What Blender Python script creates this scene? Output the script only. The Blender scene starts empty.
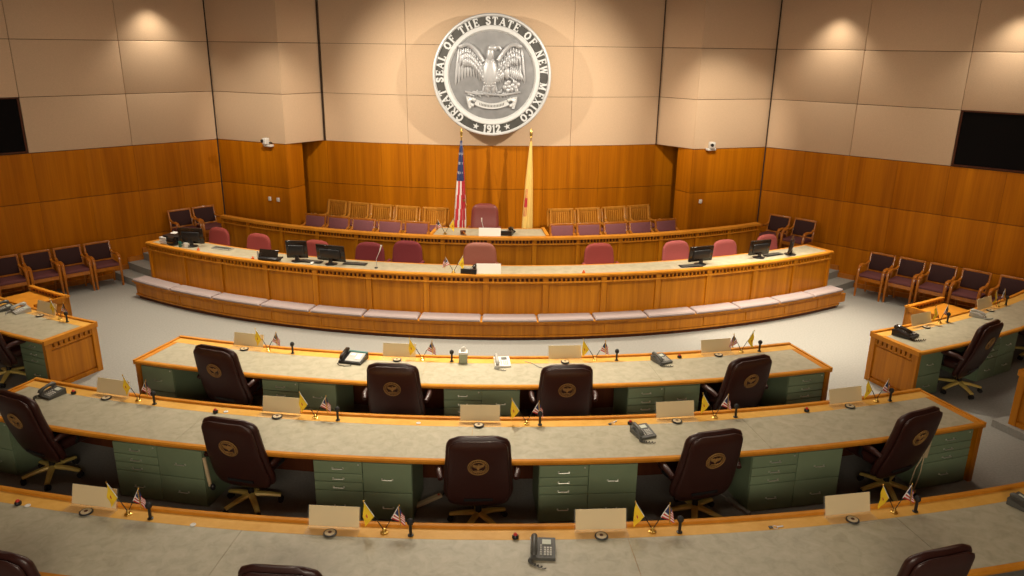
import bpy, bmesh, math, random
from math import sin, cos, pi, radians, hypot, sqrt, atan2, degrees
from mathutils import Vector, Matrix
random.seed(7)
SC = bpy.context.scene
COL = SC.collection
CX, CY = -0.45, 25.1          # common centre of every curved desk row

# ------------------------------------------------------------------ materials
def mat_base(name):
    m = bpy.data.materials.new(name); m.use_nodes = True
    nt = m.node_tree; b = nt.nodes['Principled BSDF']
    return m, nt, b
def plain(name, col, rough=.5, metal=0., coat=0., spec=.5, noise=0., nscale=20., bump=0., emit=None, es=1., alpha=1., trans=0.):
    m, nt, b = mat_base(name)
    b.inputs['Base Color'].default_value = (*col, 1)
    b.inputs['Roughness'].default_value = rough
    b.inputs['Metallic'].default_value = metal
    b.inputs['Coat Weight'].default_value = coat
    b.inputs['Coat Roughness'].default_value = .12
    b.inputs['Specular IOR Level'].default_value = spec
    b.inputs['Transmission Weight'].default_value = trans
    if emit:
        b.inputs['Emission Color'].default_value = (*emit, 1); b.inputs['Emission Strength'].default_value = es
    if noise or bump:
        tc = nt.nodes.new('ShaderNodeTexCoord'); n = nt.nodes.new('ShaderNodeTexNoise')
        n.inputs['Scale'].default_value = nscale; n.inputs['Detail'].default_value = 5
        nt.links.new(tc.outputs['Object'], n.inputs['Vector'])
        if noise:
            r = nt.nodes.new('ShaderNodeValToRGB')
            r.color_ramp.elements[0].position = .3; r.color_ramp.elements[1].position = .7
            r.color_ramp.elements[0].color = (*[c*(1-noise) for c in col], 1)
            r.color_ramp.elements[1].color = (*[min(1, c*(1+noise)) for c in col], 1)
            nt.links.new(n.outputs['Fac'], r.inputs['Fac']); nt.links.new(r.outputs['Color'], b.inputs['Base Color'])
        if bump:
            bp = nt.nodes.new('ShaderNodeBump'); bp.inputs['Strength'].default_value = bump; bp.inputs['Distance'].default_value = .01
            nt.links.new(n.outputs['Fac'], bp.inputs['Height']); nt.links.new(bp.outputs['Normal'], b.inputs['Normal'])
    return m
def wood(name, c0, c1, scale=(9, 9, .35), rough=.4, coat=.1, fine=(60, 60, 1.2), spec=.28):
    """straight-grained veneer; scale is the stretch along x, y, z"""
    m, nt, b = mat_base(name)
    tc = nt.nodes.new('ShaderNodeTexCoord')
    mp = nt.nodes.new('ShaderNodeMapping'); mp.inputs['Scale'].default_value = scale
    mp2 = nt.nodes.new('ShaderNodeMapping'); mp2.inputs['Scale'].default_value = fine
    n1 = nt.nodes.new('ShaderNodeTexNoise'); n1.inputs['Scale'].default_value = 1; n1.inputs['Detail'].default_value = 4; n1.inputs['Roughness'].default_value = .65
    n2 = nt.nodes.new('ShaderNodeTexNoise'); n2.inputs['Scale'].default_value = 1; n2.inputs['Detail'].default_value = 3
    mx = nt.nodes.new('ShaderNodeMath'); mx.operation = 'MULTIPLY_ADD'; mx.inputs[1].default_value = .3
    r = nt.nodes.new('ShaderNodeValToRGB')
    r.color_ramp.elements[0].position = .45; r.color_ramp.elements[1].position = .9
    r.color_ramp.elements[0].color = (*c0, 1); r.color_ramp.elements[1].color = (*c1, 1)
    nt.links.new(tc.outputs['Object'], mp.inputs['Vector']); nt.links.new(tc.outputs['Object'], mp2.inputs['Vector'])
    nt.links.new(mp.outputs['Vector'], n1.inputs['Vector']); nt.links.new(mp2.outputs['Vector'], n2.inputs['Vector'])
    nt.links.new(n2.outputs['Fac'], mx.inputs[0]); nt.links.new(n1.outputs['Fac'], mx.inputs[2])
    nt.links.new(mx.outputs[0], r.inputs['Fac']); nt.links.new(r.outputs['Color'], b.inputs['Base Color'])
    b.inputs['Roughness'].default_value = rough; b.inputs['Coat Weight'].default_value = coat; b.inputs['Coat Roughness'].default_value = .1; b.inputs['Specular IOR Level'].default_value = spec
    return m
def mottled(name, c0, c1, c2, scale=3., rough=.35, coat=0.):
    m, nt, b = mat_base(name)
    tc = nt.nodes.new('ShaderNodeTexCoord'); n = nt.nodes.new('ShaderNodeTexNoise')
    n.inputs['Scale'].default_value = scale; n.inputs['Detail'].default_value = 9; n.inputs['Roughness'].default_value = .62; n.inputs['Distortion'].default_value = .6
    r = nt.nodes.new('ShaderNodeValToRGB'); e = r.color_ramp.elements
    e[0].position = .3; e[0].color = (*c0, 1); e[1].position = .72; e[1].color = (*c2, 1)
    k = e.new(.5); k.color = (*c1, 1)
    nt.links.new(tc.outputs['Object'], n.inputs['Vector']); nt.links.new(n.outputs['Fac'], r.inputs['Fac']); nt.links.new(r.outputs['Color'], b.inputs['Base Color'])
    b.inputs['Roughness'].default_value = rough; b.inputs['Coat Weight'].default_value = coat; b.inputs['Coat Roughness'].default_value = .06
    return m

M = {}
M['wood'] = wood('cherry_veneer', (.36, .118, .003), (.60, .225, .007))
M['wood_wall'] = wood('cherry_wall_veneer', (.34, .098, .001), (.56, .182, .002), scale=(6, 6, .22), fine=(45, 45, .7), rough=.55, coat=0, spec=.12)
M['wood_top'] = wood('cherry_edge', (.52, .19, .014), (.68, .28, .03), scale=(3, 3, 3), fine=(14, 14, 30), rough=.45, coat=.03, spec=.14)
M['wood_ledge'] = wood('pale_ledge_veneer', (.66, .34, .055), (.80, .46, .11), scale=(3, 3, 3), fine=(14, 14, 30), rough=.4, coat=.06, spec=.2)
M['wood_dark_shade'] = wood('dark_shade_veneer', (.07, .018, .006), (.13, .035, .01), rough=.5, coat=0)  # dark wood, also used to paint in shade behind the frieze slots
M['wood_chair'] = wood('chair_wood', (.34, .10, .008), (.52, .18, .018), scale=(8, 8, 3), rough=.3, coat=.4)
M['wood_slat'] = wood('slat_chair_oak', (.42, .16, .014), (.62, .27, .035), scale=(8, 8, 2), rough=.35, coat=.3)
M['fabric_wall'] = plain('cream_wall_fabric', (.66, .475, .31), .9, noise=.05, nscale=60, bump=.05)
M['gap'] = plain('panel_gap', (.10, .05, .025), .9)
M['slit'] = plain('corner_slit', (.03, .015, .008), .9)
M['black_recess'] = plain('black_panel', (.004, .003, .003), .8, spec=.1)
M['carpet'] = plain('grey_carpet', (.275, .268, .24), .95, noise=.09, nscale=35, bump=.25)
M['laminate'] = mottled('desk_laminate', (.345, .315, .215), (.42, .385, .27), (.485, .445, .325), 9.0, .42, .15)
M['green'] = plain('green_enamel', (.195, .265, .155), .42, noise=.04, nscale=4)
M['green_dark'] = plain('green_enamel_gap', (.03, .04, .025), .6)
M['chrome'] = plain('pull_metal', (.75, .76, .66), .35, .7)
M['leather'] = plain('oxblood_leather', (.040, .0118, .0085), .36, spec=.55, noise=.18, nscale=90, bump=.08)
M['leather_pink'] = plain('dusty_pink_leather', (.35, .115, .075), .45, noise=.06, nscale=60, bump=.05)
M['leather_plum'] = plain('plum_leather', (.20, .042, .035), .38, noise=.06, nscale=60, bump=.05)
M['burgundy'] = plain('burgundy_cloth', (.034, .008, .007), .85, noise=.1, nscale=80)
M['burgundy_seat'] = plain('burgundy_seat_cloth', (.12, .032, .034), .8, noise=.1, nscale=80)
M['mauve'] = plain('mauve_cloth', (.22, .075, .085), .8, noise=.08, nscale=80)
M['red_cloth'] = plain('red_task_cloth', (.33, .055, .045), .85, noise=.08, nscale=80)
M['pink_cloth'] = plain('pink_task_cloth', (.42, .10, .09), .85, noise=.08, nscale=80)
M['cushion'] = plain('taupe_cushion_cloth', (.34, .275, .265), .9, noise=.07, nscale=70, bump=.1)
M['brass'] = plain('brass', (.72, .47, .12), .3, 1.)
M['brass_arm'] = plain('antique_brass_enamel', (.82, .62, .17), .4, .1)
M['black'] = plain('black_plastic', (.012, .012, .013), .35)
M['black_gloss'] = plain('glossy_black_plastic', (.02, .014, .01), .12)
M['rubber'] = plain('black_rubber', (.015, .014, .014), .7)
M['gunmetal'] = plain('grey_plastic', (.085, .085, .075), .4)
M['white_pl'] = plain('white_plastic', (.75, .73, .68), .4)
M['lightgrey'] = plain('light_grey_plastic', (.42, .41, .37), .4)
M['card'] = plain('cream_card', (.81, .66, .39), .7)
M['white_card'] = plain('ivory_card', (.92, .88, .80), .7)
M['red'] = plain('red_cap', (.55, .03, .015), .35)
M['yellow'] = plain('yellow_flag_cloth', (.95, .64, .025), .75)
M['pale_yellow'] = plain('pale_gold_flag_cloth', (.92, .62, .17), .7)
M['flag_red'] = plain('flag_red_cloth', (.55, .03, .04), .75)
M['flag_white'] = plain('flag_white_cloth', (.85, .80, .75), .75)
M['flag_blue'] = plain('flag_blue_cloth', (.03, .045, .14), .75)
M['silver'] = plain('brushed_silver', (.47, .48, .50), .38, .3, noise=.06, nscale=5)
M['silver_light'] = plain('pale_silver', (.66, .68, .69), .4, .1)
M['silver_dark'] = plain('dark_pewter', (.085, .085, .08), .45, .5, noise=.15, nscale=8)
M['silver_field'] = plain('pewter_field', (.25, .255, .265), .42, .4, noise=.15, nscale=4)
M['ceiling'] = plain('brown_ceiling', (.16, .06, .03), .6)
M['green_box'] = plain('sage_box_card', (.36, .38, .26), .7)
M['cream_pl'] = plain('cream_plastic', (.58, .46, .27), .5)
M['orange_pl'] = plain('orange_plastic', (.75, .16, .04), .5)
M['lamp'] = plain('lamp_lens', (.9, .85, .7), .4, emit=(1, .8, .55), es=6)
M['key'] = plain('pale_keys', (.62, .60, .54), .5)
M['screen'] = plain('phone_display', (.62, .66, .55), .3)
M['emblem'] = plain('gold_embroidery', (.36, .20, .06), .5)
M['teal'] = plain('dark_teal_plastic', (.02, .12, .10), .35)
def glass():
    m, nt, b = mat_base('clear_acrylic')
    b.inputs['Base Color'].default_value = (.9, .92, .85, 1); b.inputs['Roughness'].default_value = .04; b.inputs['Alpha'].default_value = .06
    return m
M['glass'] = glass()

# ------------------------------------------------------------------ mesh builder
class MB:
    def __init__(s): s.v = []; s.f = []; s.mi = []; s.mats = []; s.cur = 0
    def m(s, key):
        if key not in s.mats: s.mats.append(key)
        s.cur = s.mats.index(key); return s
    def add(s, vs, fs, T=None):
        o = len(s.v)
        if T is not None: vs = [T @ Vector(p) for p in vs]
        s.v += [tuple(p) for p in vs]; s.f += [tuple(i+o for i in f) for f in fs]; s.mi += [s.cur]*len(fs); return s
    def box(s, c, d, T=None, rz=0, bev=0.):
        x, y, z = [k/2 for k in d]
        R = Matrix.Translation(c) @ Matrix.Rotation(rz, 4, 'Z')
        if T is not None: R = T @ R
        if bev:
            bm = bmesh.new(); bmesh.ops.create_cube(bm, size=1)
            for q in bm.verts: q.co = Vector((q.co.x*d[0], q.co.y*d[1], q.co.z*d[2]))
            bmesh.ops.bevel(bm, geom=bm.edges[:], offset=bev, segments=3, profile=.5, affect='EDGES')
            vs = [q.co.copy() for q in bm.verts]; bm.verts.index_update()
            fs = [[q.index for q in f.verts] for f in bm.faces]; bm.free()
            return s.add(vs, fs, R)
        vs = [(-x, -y, -z), (x, -y, -z), (x, y, -z), (-x, y, -z), (-x, -y, z), (x, -y, z), (x, y, z), (-x, y, z)]
        return s.add(vs, [(0, 3, 2, 1), (4, 5, 6, 7), (0, 1, 5, 4), (1, 2, 6, 5), (2, 3, 7, 6), (3, 0, 4, 7)], R)
    def prism(s, poly, z0, z1, T=None):
        n = len(poly)
        vs = [(x, y, z0) for x, y in poly]+[(x, y, z1) for x, y in poly]
        return s.add(vs, [tuple(range(n))[::-1], tuple(range(n, 2*n))]+[(i, (i+1) % n, n+(i+1) % n, n+i) for i in range(n)], T)
    def tube(s, pts, r, n=10, T=None, flat=None):
        """tube along pts, r scalar or list; flat=(a,b) scales the section"""
        P = [Vector(p) for p in pts]; k = len(P); rs = r if isinstance(r, (list, tuple)) else [r]*k
        vs = []; fs = []; up = Vector((0, 0, 1)); prev = None
        for i, p in enumerate(P):
            t = (P[min(i+1, k-1)]-P[max(i-1, 0)]).normalized()
            if prev is None:
                a = up if abs(t.dot(up)) < .95 else Vector((1, 0, 0))
                u = t.cross(a).normalized()
            else: u = (prev-t*prev.dot(t)).normalized()
            w = t.cross(u); prev = u
            fa, fb = flat or (1, 1)
            for j in range(n):
                q = 2*pi*j/n; vs.append(p+u*cos(q)*rs[i]*fa+w*sin(q)*rs[i]*fb)
        for i in range(k-1):
            for j in range(n):
                a = i*n+j; b = i*n+(j+1) % n; fs.append((a, b, b+n, a+n))
        fs.append(tuple(range(n))[::-1]); fs.append(tuple(range((k-1)*n, k*n)))
        return s.add(vs, fs, T)
    def lathe(s, prof, n=24, T=None):
        vs = []; fs = []
        for r, z in prof:
            for j in range(n): q = 2*pi*j/n; vs.append((r*cos(q), r*sin(q), z))
        k = len(prof)
        for i in range(k-1):
            for j in range(n):
                a = i*n+j; b = i*n+(j+1) % n; fs.append((a, b, b+n, a+n))
        fs.append(tuple(range(n))[::-1]); fs.append(tuple(range((k-1)*n, k*n)))
        return s.add(vs, fs, T)
    def ball(s, c, d, n=12, T=None, R=None):
        vs = []; fs = []; k = n//2+1
        for i in range(1, k):
            p = pi*i/k
            for j in range(n): q = 2*pi*j/n; vs.append(Vector((d[0]*sin(p)*cos(q), d[1]*sin(p)*sin(q), d[2]*cos(p))))
        vs.append(Vector((0, 0, d[2]))); vs.append(Vector((0, 0, -d[2])))
        top, bot = len(vs)-2, len(vs)-1
        for i in range(k-2):
            for j in range(n):
                a = i*n+j; b = i*n+(j+1) % n; fs.append((a, a+n, b+n, b))
        for j in range(n):
            fs.append((top, j, (j+1) % n)); a = (k-2)*n; fs.append((bot, a+(j+1) % n, a+j))
        X = Matrix.Translation(c)
        if R is not None: X = X @ R
        if T is not None: X = T @ X
        return s.add(vs, fs, X)
    def arc(s, prof, a0, a1, n=None, cap=True):
        """sweep a closed (r,z) outline about the hall centre from angle a0 to a1 (degrees)"""
        n = n or max(1, int(abs(a1-a0)/1.2+.5)); k = len(prof); vs = []; fs = []
        for i in range(n+1):
            a = radians(a0+(a1-a0)*i/n)
            for r, z in prof: vs.append((CX+r*sin(a), CY-r*cos(a), z))
        for i in range(n):
            for j in range(k):
                p = i*k+j; q = i*k+(j+1) % k; fs.append((p, q, q+k, p+k))
        if cap: fs.append(tuple(range(k))[::-1]); fs.append(tuple(range(n*k, n*k+k)))
        return s.add(vs, fs)
    def abox(s, r0, r1, a0, a1, z0, z1, n=None, b=0.):
        if b: p = [(r0, z0), (r1, z0), (r1, z1-b), (r1-b*.3, z1-b*.3), (r1-b, z1), (r0+b, z1), (r0+b*.3, z1-b*.3), (r0, z1-b)]
        else: p = [(r0, z0), (r1, z0), (r1, z1), (r0, z1)]
        return s.arc(p, a0, a1, n)
def local_matrix(o):
    Mx = Matrix.Translation(o.location) @ o.rotation_euler.to_matrix().to_4x4()
    return (local_matrix(o.parent) @ Mx) if o.parent else Mx
def obj(name, mb, parent=None, world=False, smooth=40, loc=None, rz=0, rot=None, mi=None):
    me = bpy.data.meshes.new(name)
    vs = mb.v
    if world and parent is not None:
        I = local_matrix(parent).inverted(); vs = [tuple(I @ Vector(p)) for p in vs]
    elif world and loc is not None:
        vs = [(p[0]-loc[0], p[1]-loc[1], p[2]-loc[2]) for p in vs]
    me.from_pydata(vs, [], mb.f); me.update()
    for k in mb.mats: me.materials.append(M[k])
    for p, i in zip(me.polygons, mb.mi): p.material_index = i
    bm = bmesh.new(); bm.from_mesh(me); bmesh.ops.recalc_face_normals(bm, faces=bm.faces[:]); bm.to_mesh(me); bm.free()
    if smooth:
        for p in me.polygons: p.use_smooth = True
        me.set_sharp_from_angle(angle=radians(smooth))
    o = bpy.data.objects.new(name, me); COL.objects.link(o)
    if parent is not None: o.parent = parent
    if loc is not None: o.location = loc
    if rot is not None: o.rotation_euler = rot
    elif rz: o.rotation_euler = (0, 0, rz)
    return o
def tag(o, label, cat, group=None):
    o['label'] = label; o['category'] = cat
    if group: o['group'] = group
    return o
def thing(name, label, cat, loc=(0, 0, 0), rz=0., group=None):
    o = bpy.data.objects.new(name, None); COL.objects.link(o); o.empty_display_size = .1
    o.location = loc; o.rotation_euler = (0, 0, rz)
    return tag(o, label, cat, group)
def struct(name, mb, **k):
    o = obj(name, mb, **k); o['kind'] = 'structure'; return o
def copy_tree(o, parent=None):
    c = o.copy(); COL.objects.link(c); c.parent = parent
    for ch in list(o.children): copy_tree(ch, c)
    return c
class Proto:
    """first placement uses the built thing, later ones are copies of it and its parts"""
    def __init__(s, root): s.root = root; s.used = False
    def put(s, loc, rz, label, group=None, sc=None):
        if not s.used: o = s.root; s.used = True
        else: o = copy_tree(s.root)
        o.location = loc; o.rotation_euler = (0, 0, rz); o['label'] = label
        if group: o['group'] = group
        elif 'group' in o: del o['group']
        return o
def P(r, a, z=0.): return (CX+r*sin(radians(a)), CY-r*cos(radians(a)), z)
ORD = ['', 'second', 'third', 'fourth', 'fifth', 'sixth', 'seventh', 'eighth', 'ninth', 'tenth', 'eleventh', 'twelfth', 'thirteenth', 'fourteenth', 'fifteenth']
def pos(i, n):
    if i == 0: return 'leftmost'
    if i == n-1: return 'rightmost'
    return ORD[i]+' from left'

# ------------------------------------------------------------------ the room
WZ = [0.0, .83, 1.79, 2.75]; CZ = [2.75, 3.80, 4.85, 5.87]
LC = (-6.69, 17.51); LA = radians(45.1)
RC = (5.64, 17.35); RA = radians(-46.9)
def face(mb, P0, P1, side, seams_w, seams_c, wood_z=WZ, cream_z=CZ, th=.035, skip=(), e0=0, e1=0):
    """clad the line P0->P1; side=+1/-1 puts the room on the left/right of travel"""
    dx, dy = P1[0]-P0[0], P1[1]-P0[1]; L = hypot(dx, dy); ux, uy = dx/L, dy/L; nx, ny = -uy*side, ux*side
    ang = atan2(uy, ux)
    def panel(s0, s1, z0, z1, key, g, bev, ov=0):
        mb.m(key)
        c = (P0[0]+ux*(s0+s1)/2+nx*(th/2+ov), P0[1]+uy*(s0+s1)/2+ny*(th/2+ov), (z0+z1)/2)
        mb.box(c, (s1-s0-g, th, z1-z0-(.011 if key == 'wood_wall' else .008)), rz=ang, bev=bev)
    for key, zs, seams, g, bev in (('wood_wall', wood_z, seams_w, .004, .001), ('fabric_wall', cream_z, seams_c, .006, .010)):
        ss = [-e0]+[q for q in seams if 0 < q < L]+[L+e1]
        for a, b in zip(ss, ss[1:]):
            for z0, z1 in zip(zs, zs[1:]):
                if any(abs(a-k[0]) < .05 and abs(z0-k[1]) < .05 for k in skip): continue
                panel(a, b, z0, z1, key, g, bev)
def slab(mb, P0, P1, side, z0, z1, t=.2, key='gap'):
    dx, dy = P1[0]-P0[0], P1[1]-P0[1]; L = hypot(dx, dy); nx, ny = dy/L*side, -dx/L*side
    mb.m(key); mb.prism([P0, P1, (P1[0]+nx*t, P1[1]+ny*t), (P0[0]+nx*t, P0[1]+ny*t)], z0, z1)
Lend = (LC[0]-sin(LA)*17, LC[1]-cos(LA)*17); Rend = (RC[0]-sin(RA)*17, RC[1]-cos(RA)*17)
mb = MB(); slab(mb, LC, Lend, 1, 0, 5.87)
# travel from the corner outward: room lies on the left for the left wall (direction down-left -> left is right-hand side of picture)
face(mb, LC, Lend, 1, [.94*k for k in range(1, 19)], [1.89, 3.80, 5.70, 7.6, 9.5, 11.4, 13.3, 15.2], skip=[(3.80, 2.75), (5.70, 2.75)])
struct('wall_left', mb)
mb = MB(); slab(mb, RC, Rend, -1, 0, 5.87)
face(mb, RC, Rend, -1, [.95*k for k in range(1, 19)], [1.89, 3.80, 5.70, 7.6, 9.5, 11.4, 13.3, 15.2], skip=[(3.80, 2.75), (5.70, 2.75)])
struct('wall_right', mb)
def alongL(s, off=0.): # s metres from the corner along the left wall, off into the room
    return (LC[0]-sin(LA)*s+cos(LA)*off, LC[1]-cos(LA)*s-sin(LA)*off)
def alongR(s, off=0.):
    return (RC[0]-sin(RA)*s-cos(RA)*off, RC[1]-cos(RA)*s+sin(RA)*off)
# black wall screens with wood edging, one each side
for nm, fn, s0, ang, lab in (('wall_screen', alongL, 3.82, atan2(-cos(LA), -sin(LA)), 'black display panel recessed in the left cream wall'),
                             ('wall_screen', alongR, 3.82, atan2(-cos(RA), -sin(RA)), 'black display panel recessed in the right cream wall')):
    c = fn(s0+1.86, .02)
    t = thing(nm, lab, 'display', (c[0], c[1], 2.77), ang, 'black display panels on the side walls')
    obj('screen_panel', MB().m('black_recess').box((0, 0, .515), (3.66, .02, .98)), t)
    k = MB().m('wood_dark_shade')
    k.box((0, .0, 0.01), (3.7, .05, .02)); k.box((0, 0, 1.02), (3.7, .05, .02)); k.box((-1.85, 0, .515), (.025, .05, 1.03)); k.box((1.85, 0, .515), (.025, .05, 1.03))
    obj('frame', k, t)
# back wall: gentle convex curve
BX, BY, BR = -.70, 28.35, 11.40
def B(a, r=BR): return (BX+r*sin(radians(a)), BY-r*cos(radians(a)))
mb = MB()
aw = [-30.4, -27.2, -24.0, -20.8, -18.0, -14.7, -11.4, -8.2, -5.2, -2.2, .8, 3.8, 6.8, 9.8, 13.2, 16.5, 20.0, 23.2, 26.4, 29.6]
def carc(mb, key, r0, r1, a0, a1, z0, z1):
    n = max(1, int((a1-a0)/1.)); poly = [B(a0+(a1-a0)*i/n, r1) for i in range(n+1)]+[B(a1-(a1-a0)*i/n, r0) for i in range(n+1)]
    mb.m(key); k = n+1
    vs = [(x, y, z0) for x, y in poly]+[(x, y, z1) for x, y in poly]; N = len(poly); fs = []
    for i in range(n):
        fs += [(i, i+1, N-2-i, N-1-i)[::-1], (N+i, N+i+1, 2*N-2-i, 2*N-1-i), (i, i+1, N+i+1, N+i), (k+i, k+i+1, N+k+i+1, N+k+i)]
    fs += [(0, N-1, 2*N-1, N), (n, k, N+k, N+n)]
    mb.add(vs, fs)
carc(mb, 'gap', BR-.25, BR, -31, 30, 0, 5.87)
for a0, a1 in zip(aw, aw[1:]):
    for z0, z1 in zip(WZ, WZ[1:]): carc(mb, 'wood_wall', BR, BR+.035, a0+.010, a1-.010, z0+.005, z1-.005)
for a0, a1 in ((-18.1, -8.2), (-8.2, 9.8), (9.8, 20.2)):
    for z0, z1 in zip(CZ, CZ[1:]): carc(mb, 'fabric_wall', BR, BR+.04, a0+.018, a1-.018, z0+.004, z1-.004)
struct('wall_back', mb)
# side piers that stand forward of the back wall; the cream upper part bridges to it
def pier(name, A, T, S, Bk, Bw, side):
    mb = MB().m('gap')
    ins = lambda p: p
    mb.prism([A, T, S, (A[0]+(S[0]-T[0]), A[1]+(S[1]-T[1]))] if side > 0 else [A, (A[0]+(S[0]-T[0]), A[1]+(S[1]-T[1])), S, T], .0, 2.75)
    pl = [A, T, Bk, Bw]
    mb.prism(pl if side > 0 else pl[::-1], 2.752, 5.87)
    L = hypot(T[0]-A[0], T[1]-A[1])
    face(mb, A, T, -side, [], [], th=.035, e1=.036)
    face(mb, T, S, -side, [], [], cream_z=[], th=.035, e0=.01)
    face(mb, T, Bk, -side, [], [], wood_z=[], th=.035, e0=.01)
    # cream soffit strip
    return struct(name, mb)
def off2(p, q, d, s):
    dx, dy = q[0]-p[0], q[1]-p[1]; L = hypot(dx, dy); return (p[0]-dy/L*d*s, p[1]+dx/L*d*s)
A = (-6.69, 17.51); T = (-4.95, 16.71); S = (-4.74, 17.16); Bk = (-4.30, 17.55)
pier('wall_pier_left', A, T, S, Bk, (-5.9, 18.6), 1)
A2 = (5.64, 17.35); T2 = (3.92, 16.79); S2 = (3.69, 17.2); Bk2 = (3.24, 17.62)
pier('wall_pier_right', A2, T2, S2, Bk2, (5.0, 18.6), -1)
PA, PT_ = A, T
# dark reveal joints in the corners
for i, (p, z0) in enumerate((((-6.70, 17.44), 0), ((5.63, 17.26), 0), ((-4.285, 17.47), 2.75), ((3.225, 17.53), 2.75))):
    struct('trim_%d' % (i+1), MB().m('slit').box((p[0], p[1], (z0+5.87)/2), (.022, .022, 5.87-z0)))
# floor, ceiling, closing wall behind the gallery
q = [(-20, -5), (20, -5), (20, 21), (-20, 21)]
struct('floor', MB().m('carpet').prism(q, -.1, 0), smooth=0)
struct('ceiling', MB().m('ceiling').prism(q, 5.875, 6.0), smooth=0)
struct('wall_rear', MB().m('fabric_wall').prism([(-20, -5.2), (20, -5.2), (20, -5), (-20, -5)], 0, 5.87), smooth=0)
# carpeted platforms and side steps
def wedge(mb, r, aL, aR, z0, z1, back):
    n = 40; pts = [P(r, aL+(aR-aL)*i/n)[:2] for i in range(n+1)]+back
    mb.prism(pts, z0, z1)
mb = MB().m('carpet')
mb.abox(10.2, 12.50, -32.6, 32.6, 0, .30)
for r, z in ((12.45, .15), (12.13, .30), (11.80, .45)): mb.abox(9.6, r, -40.3, -32.6, 0, z)
for r, z in ((12.22, .15), (11.86, .30), (11.50, .45)): mb.abox(9.6, r, 32.6, 39.7, 0, z)
wedge(mb, 10.4, -40.0, 39.4, 0, .45, [(5.4, 17.5), (4.6, 18.7), (-5.4, 18.7), (-6.6, 17.6)])
struct('floor_platform', mb, smooth=0)
mb = MB().m('carpet')
wedge(mb, 10.78, -31.6, 31.2, .45, .60, [(4.4, 18.6), (-5.0, 18.6)])
struct('floor_upper_platform', mb, smooth=0)
mb = MB().m('carpet'); mb.abox(17.22, 25.0, 23.95, 40, 0, .10)
struct('floor_riser', mb, smooth=0)
# wooden baseboards along the side walls, climbing with the steps
mb = MB()
def base_strip(mb, fn, ang, s0, s1, z):
    c = fn((s0+s1)/2, .055); mb.m('wood_chair').box((c[0], c[1], z+.05), (s1-s0, .035, .10), rz=ang)
base_strip(mb, alongL, LA_ := atan2(-cos(LA), -sin(LA)), 2.63, 16, 0)
base_strip(mb, alongL, LA_, 2.30, 2.63, .15); base_strip(mb, alongL, LA_, 1.98, 2.30, .30); base_strip(mb, alongL, LA_, .05, 1.98, .45)
struct('baseboard_left', mb)
mb = MB()
base_strip(mb, alongR, RA_ := atan2(-cos(RA), -sin(RA)), 2.37, 16, 0)
base_strip(mb, alongR, RA_, 2.0, 2.37, .15); base_strip(mb, alongR, RA_, 1.65, 2.0, .30); base_strip(mb, alongR, RA_, .05, 1.65, .45)
struct('baseboard_right', mb)

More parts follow.
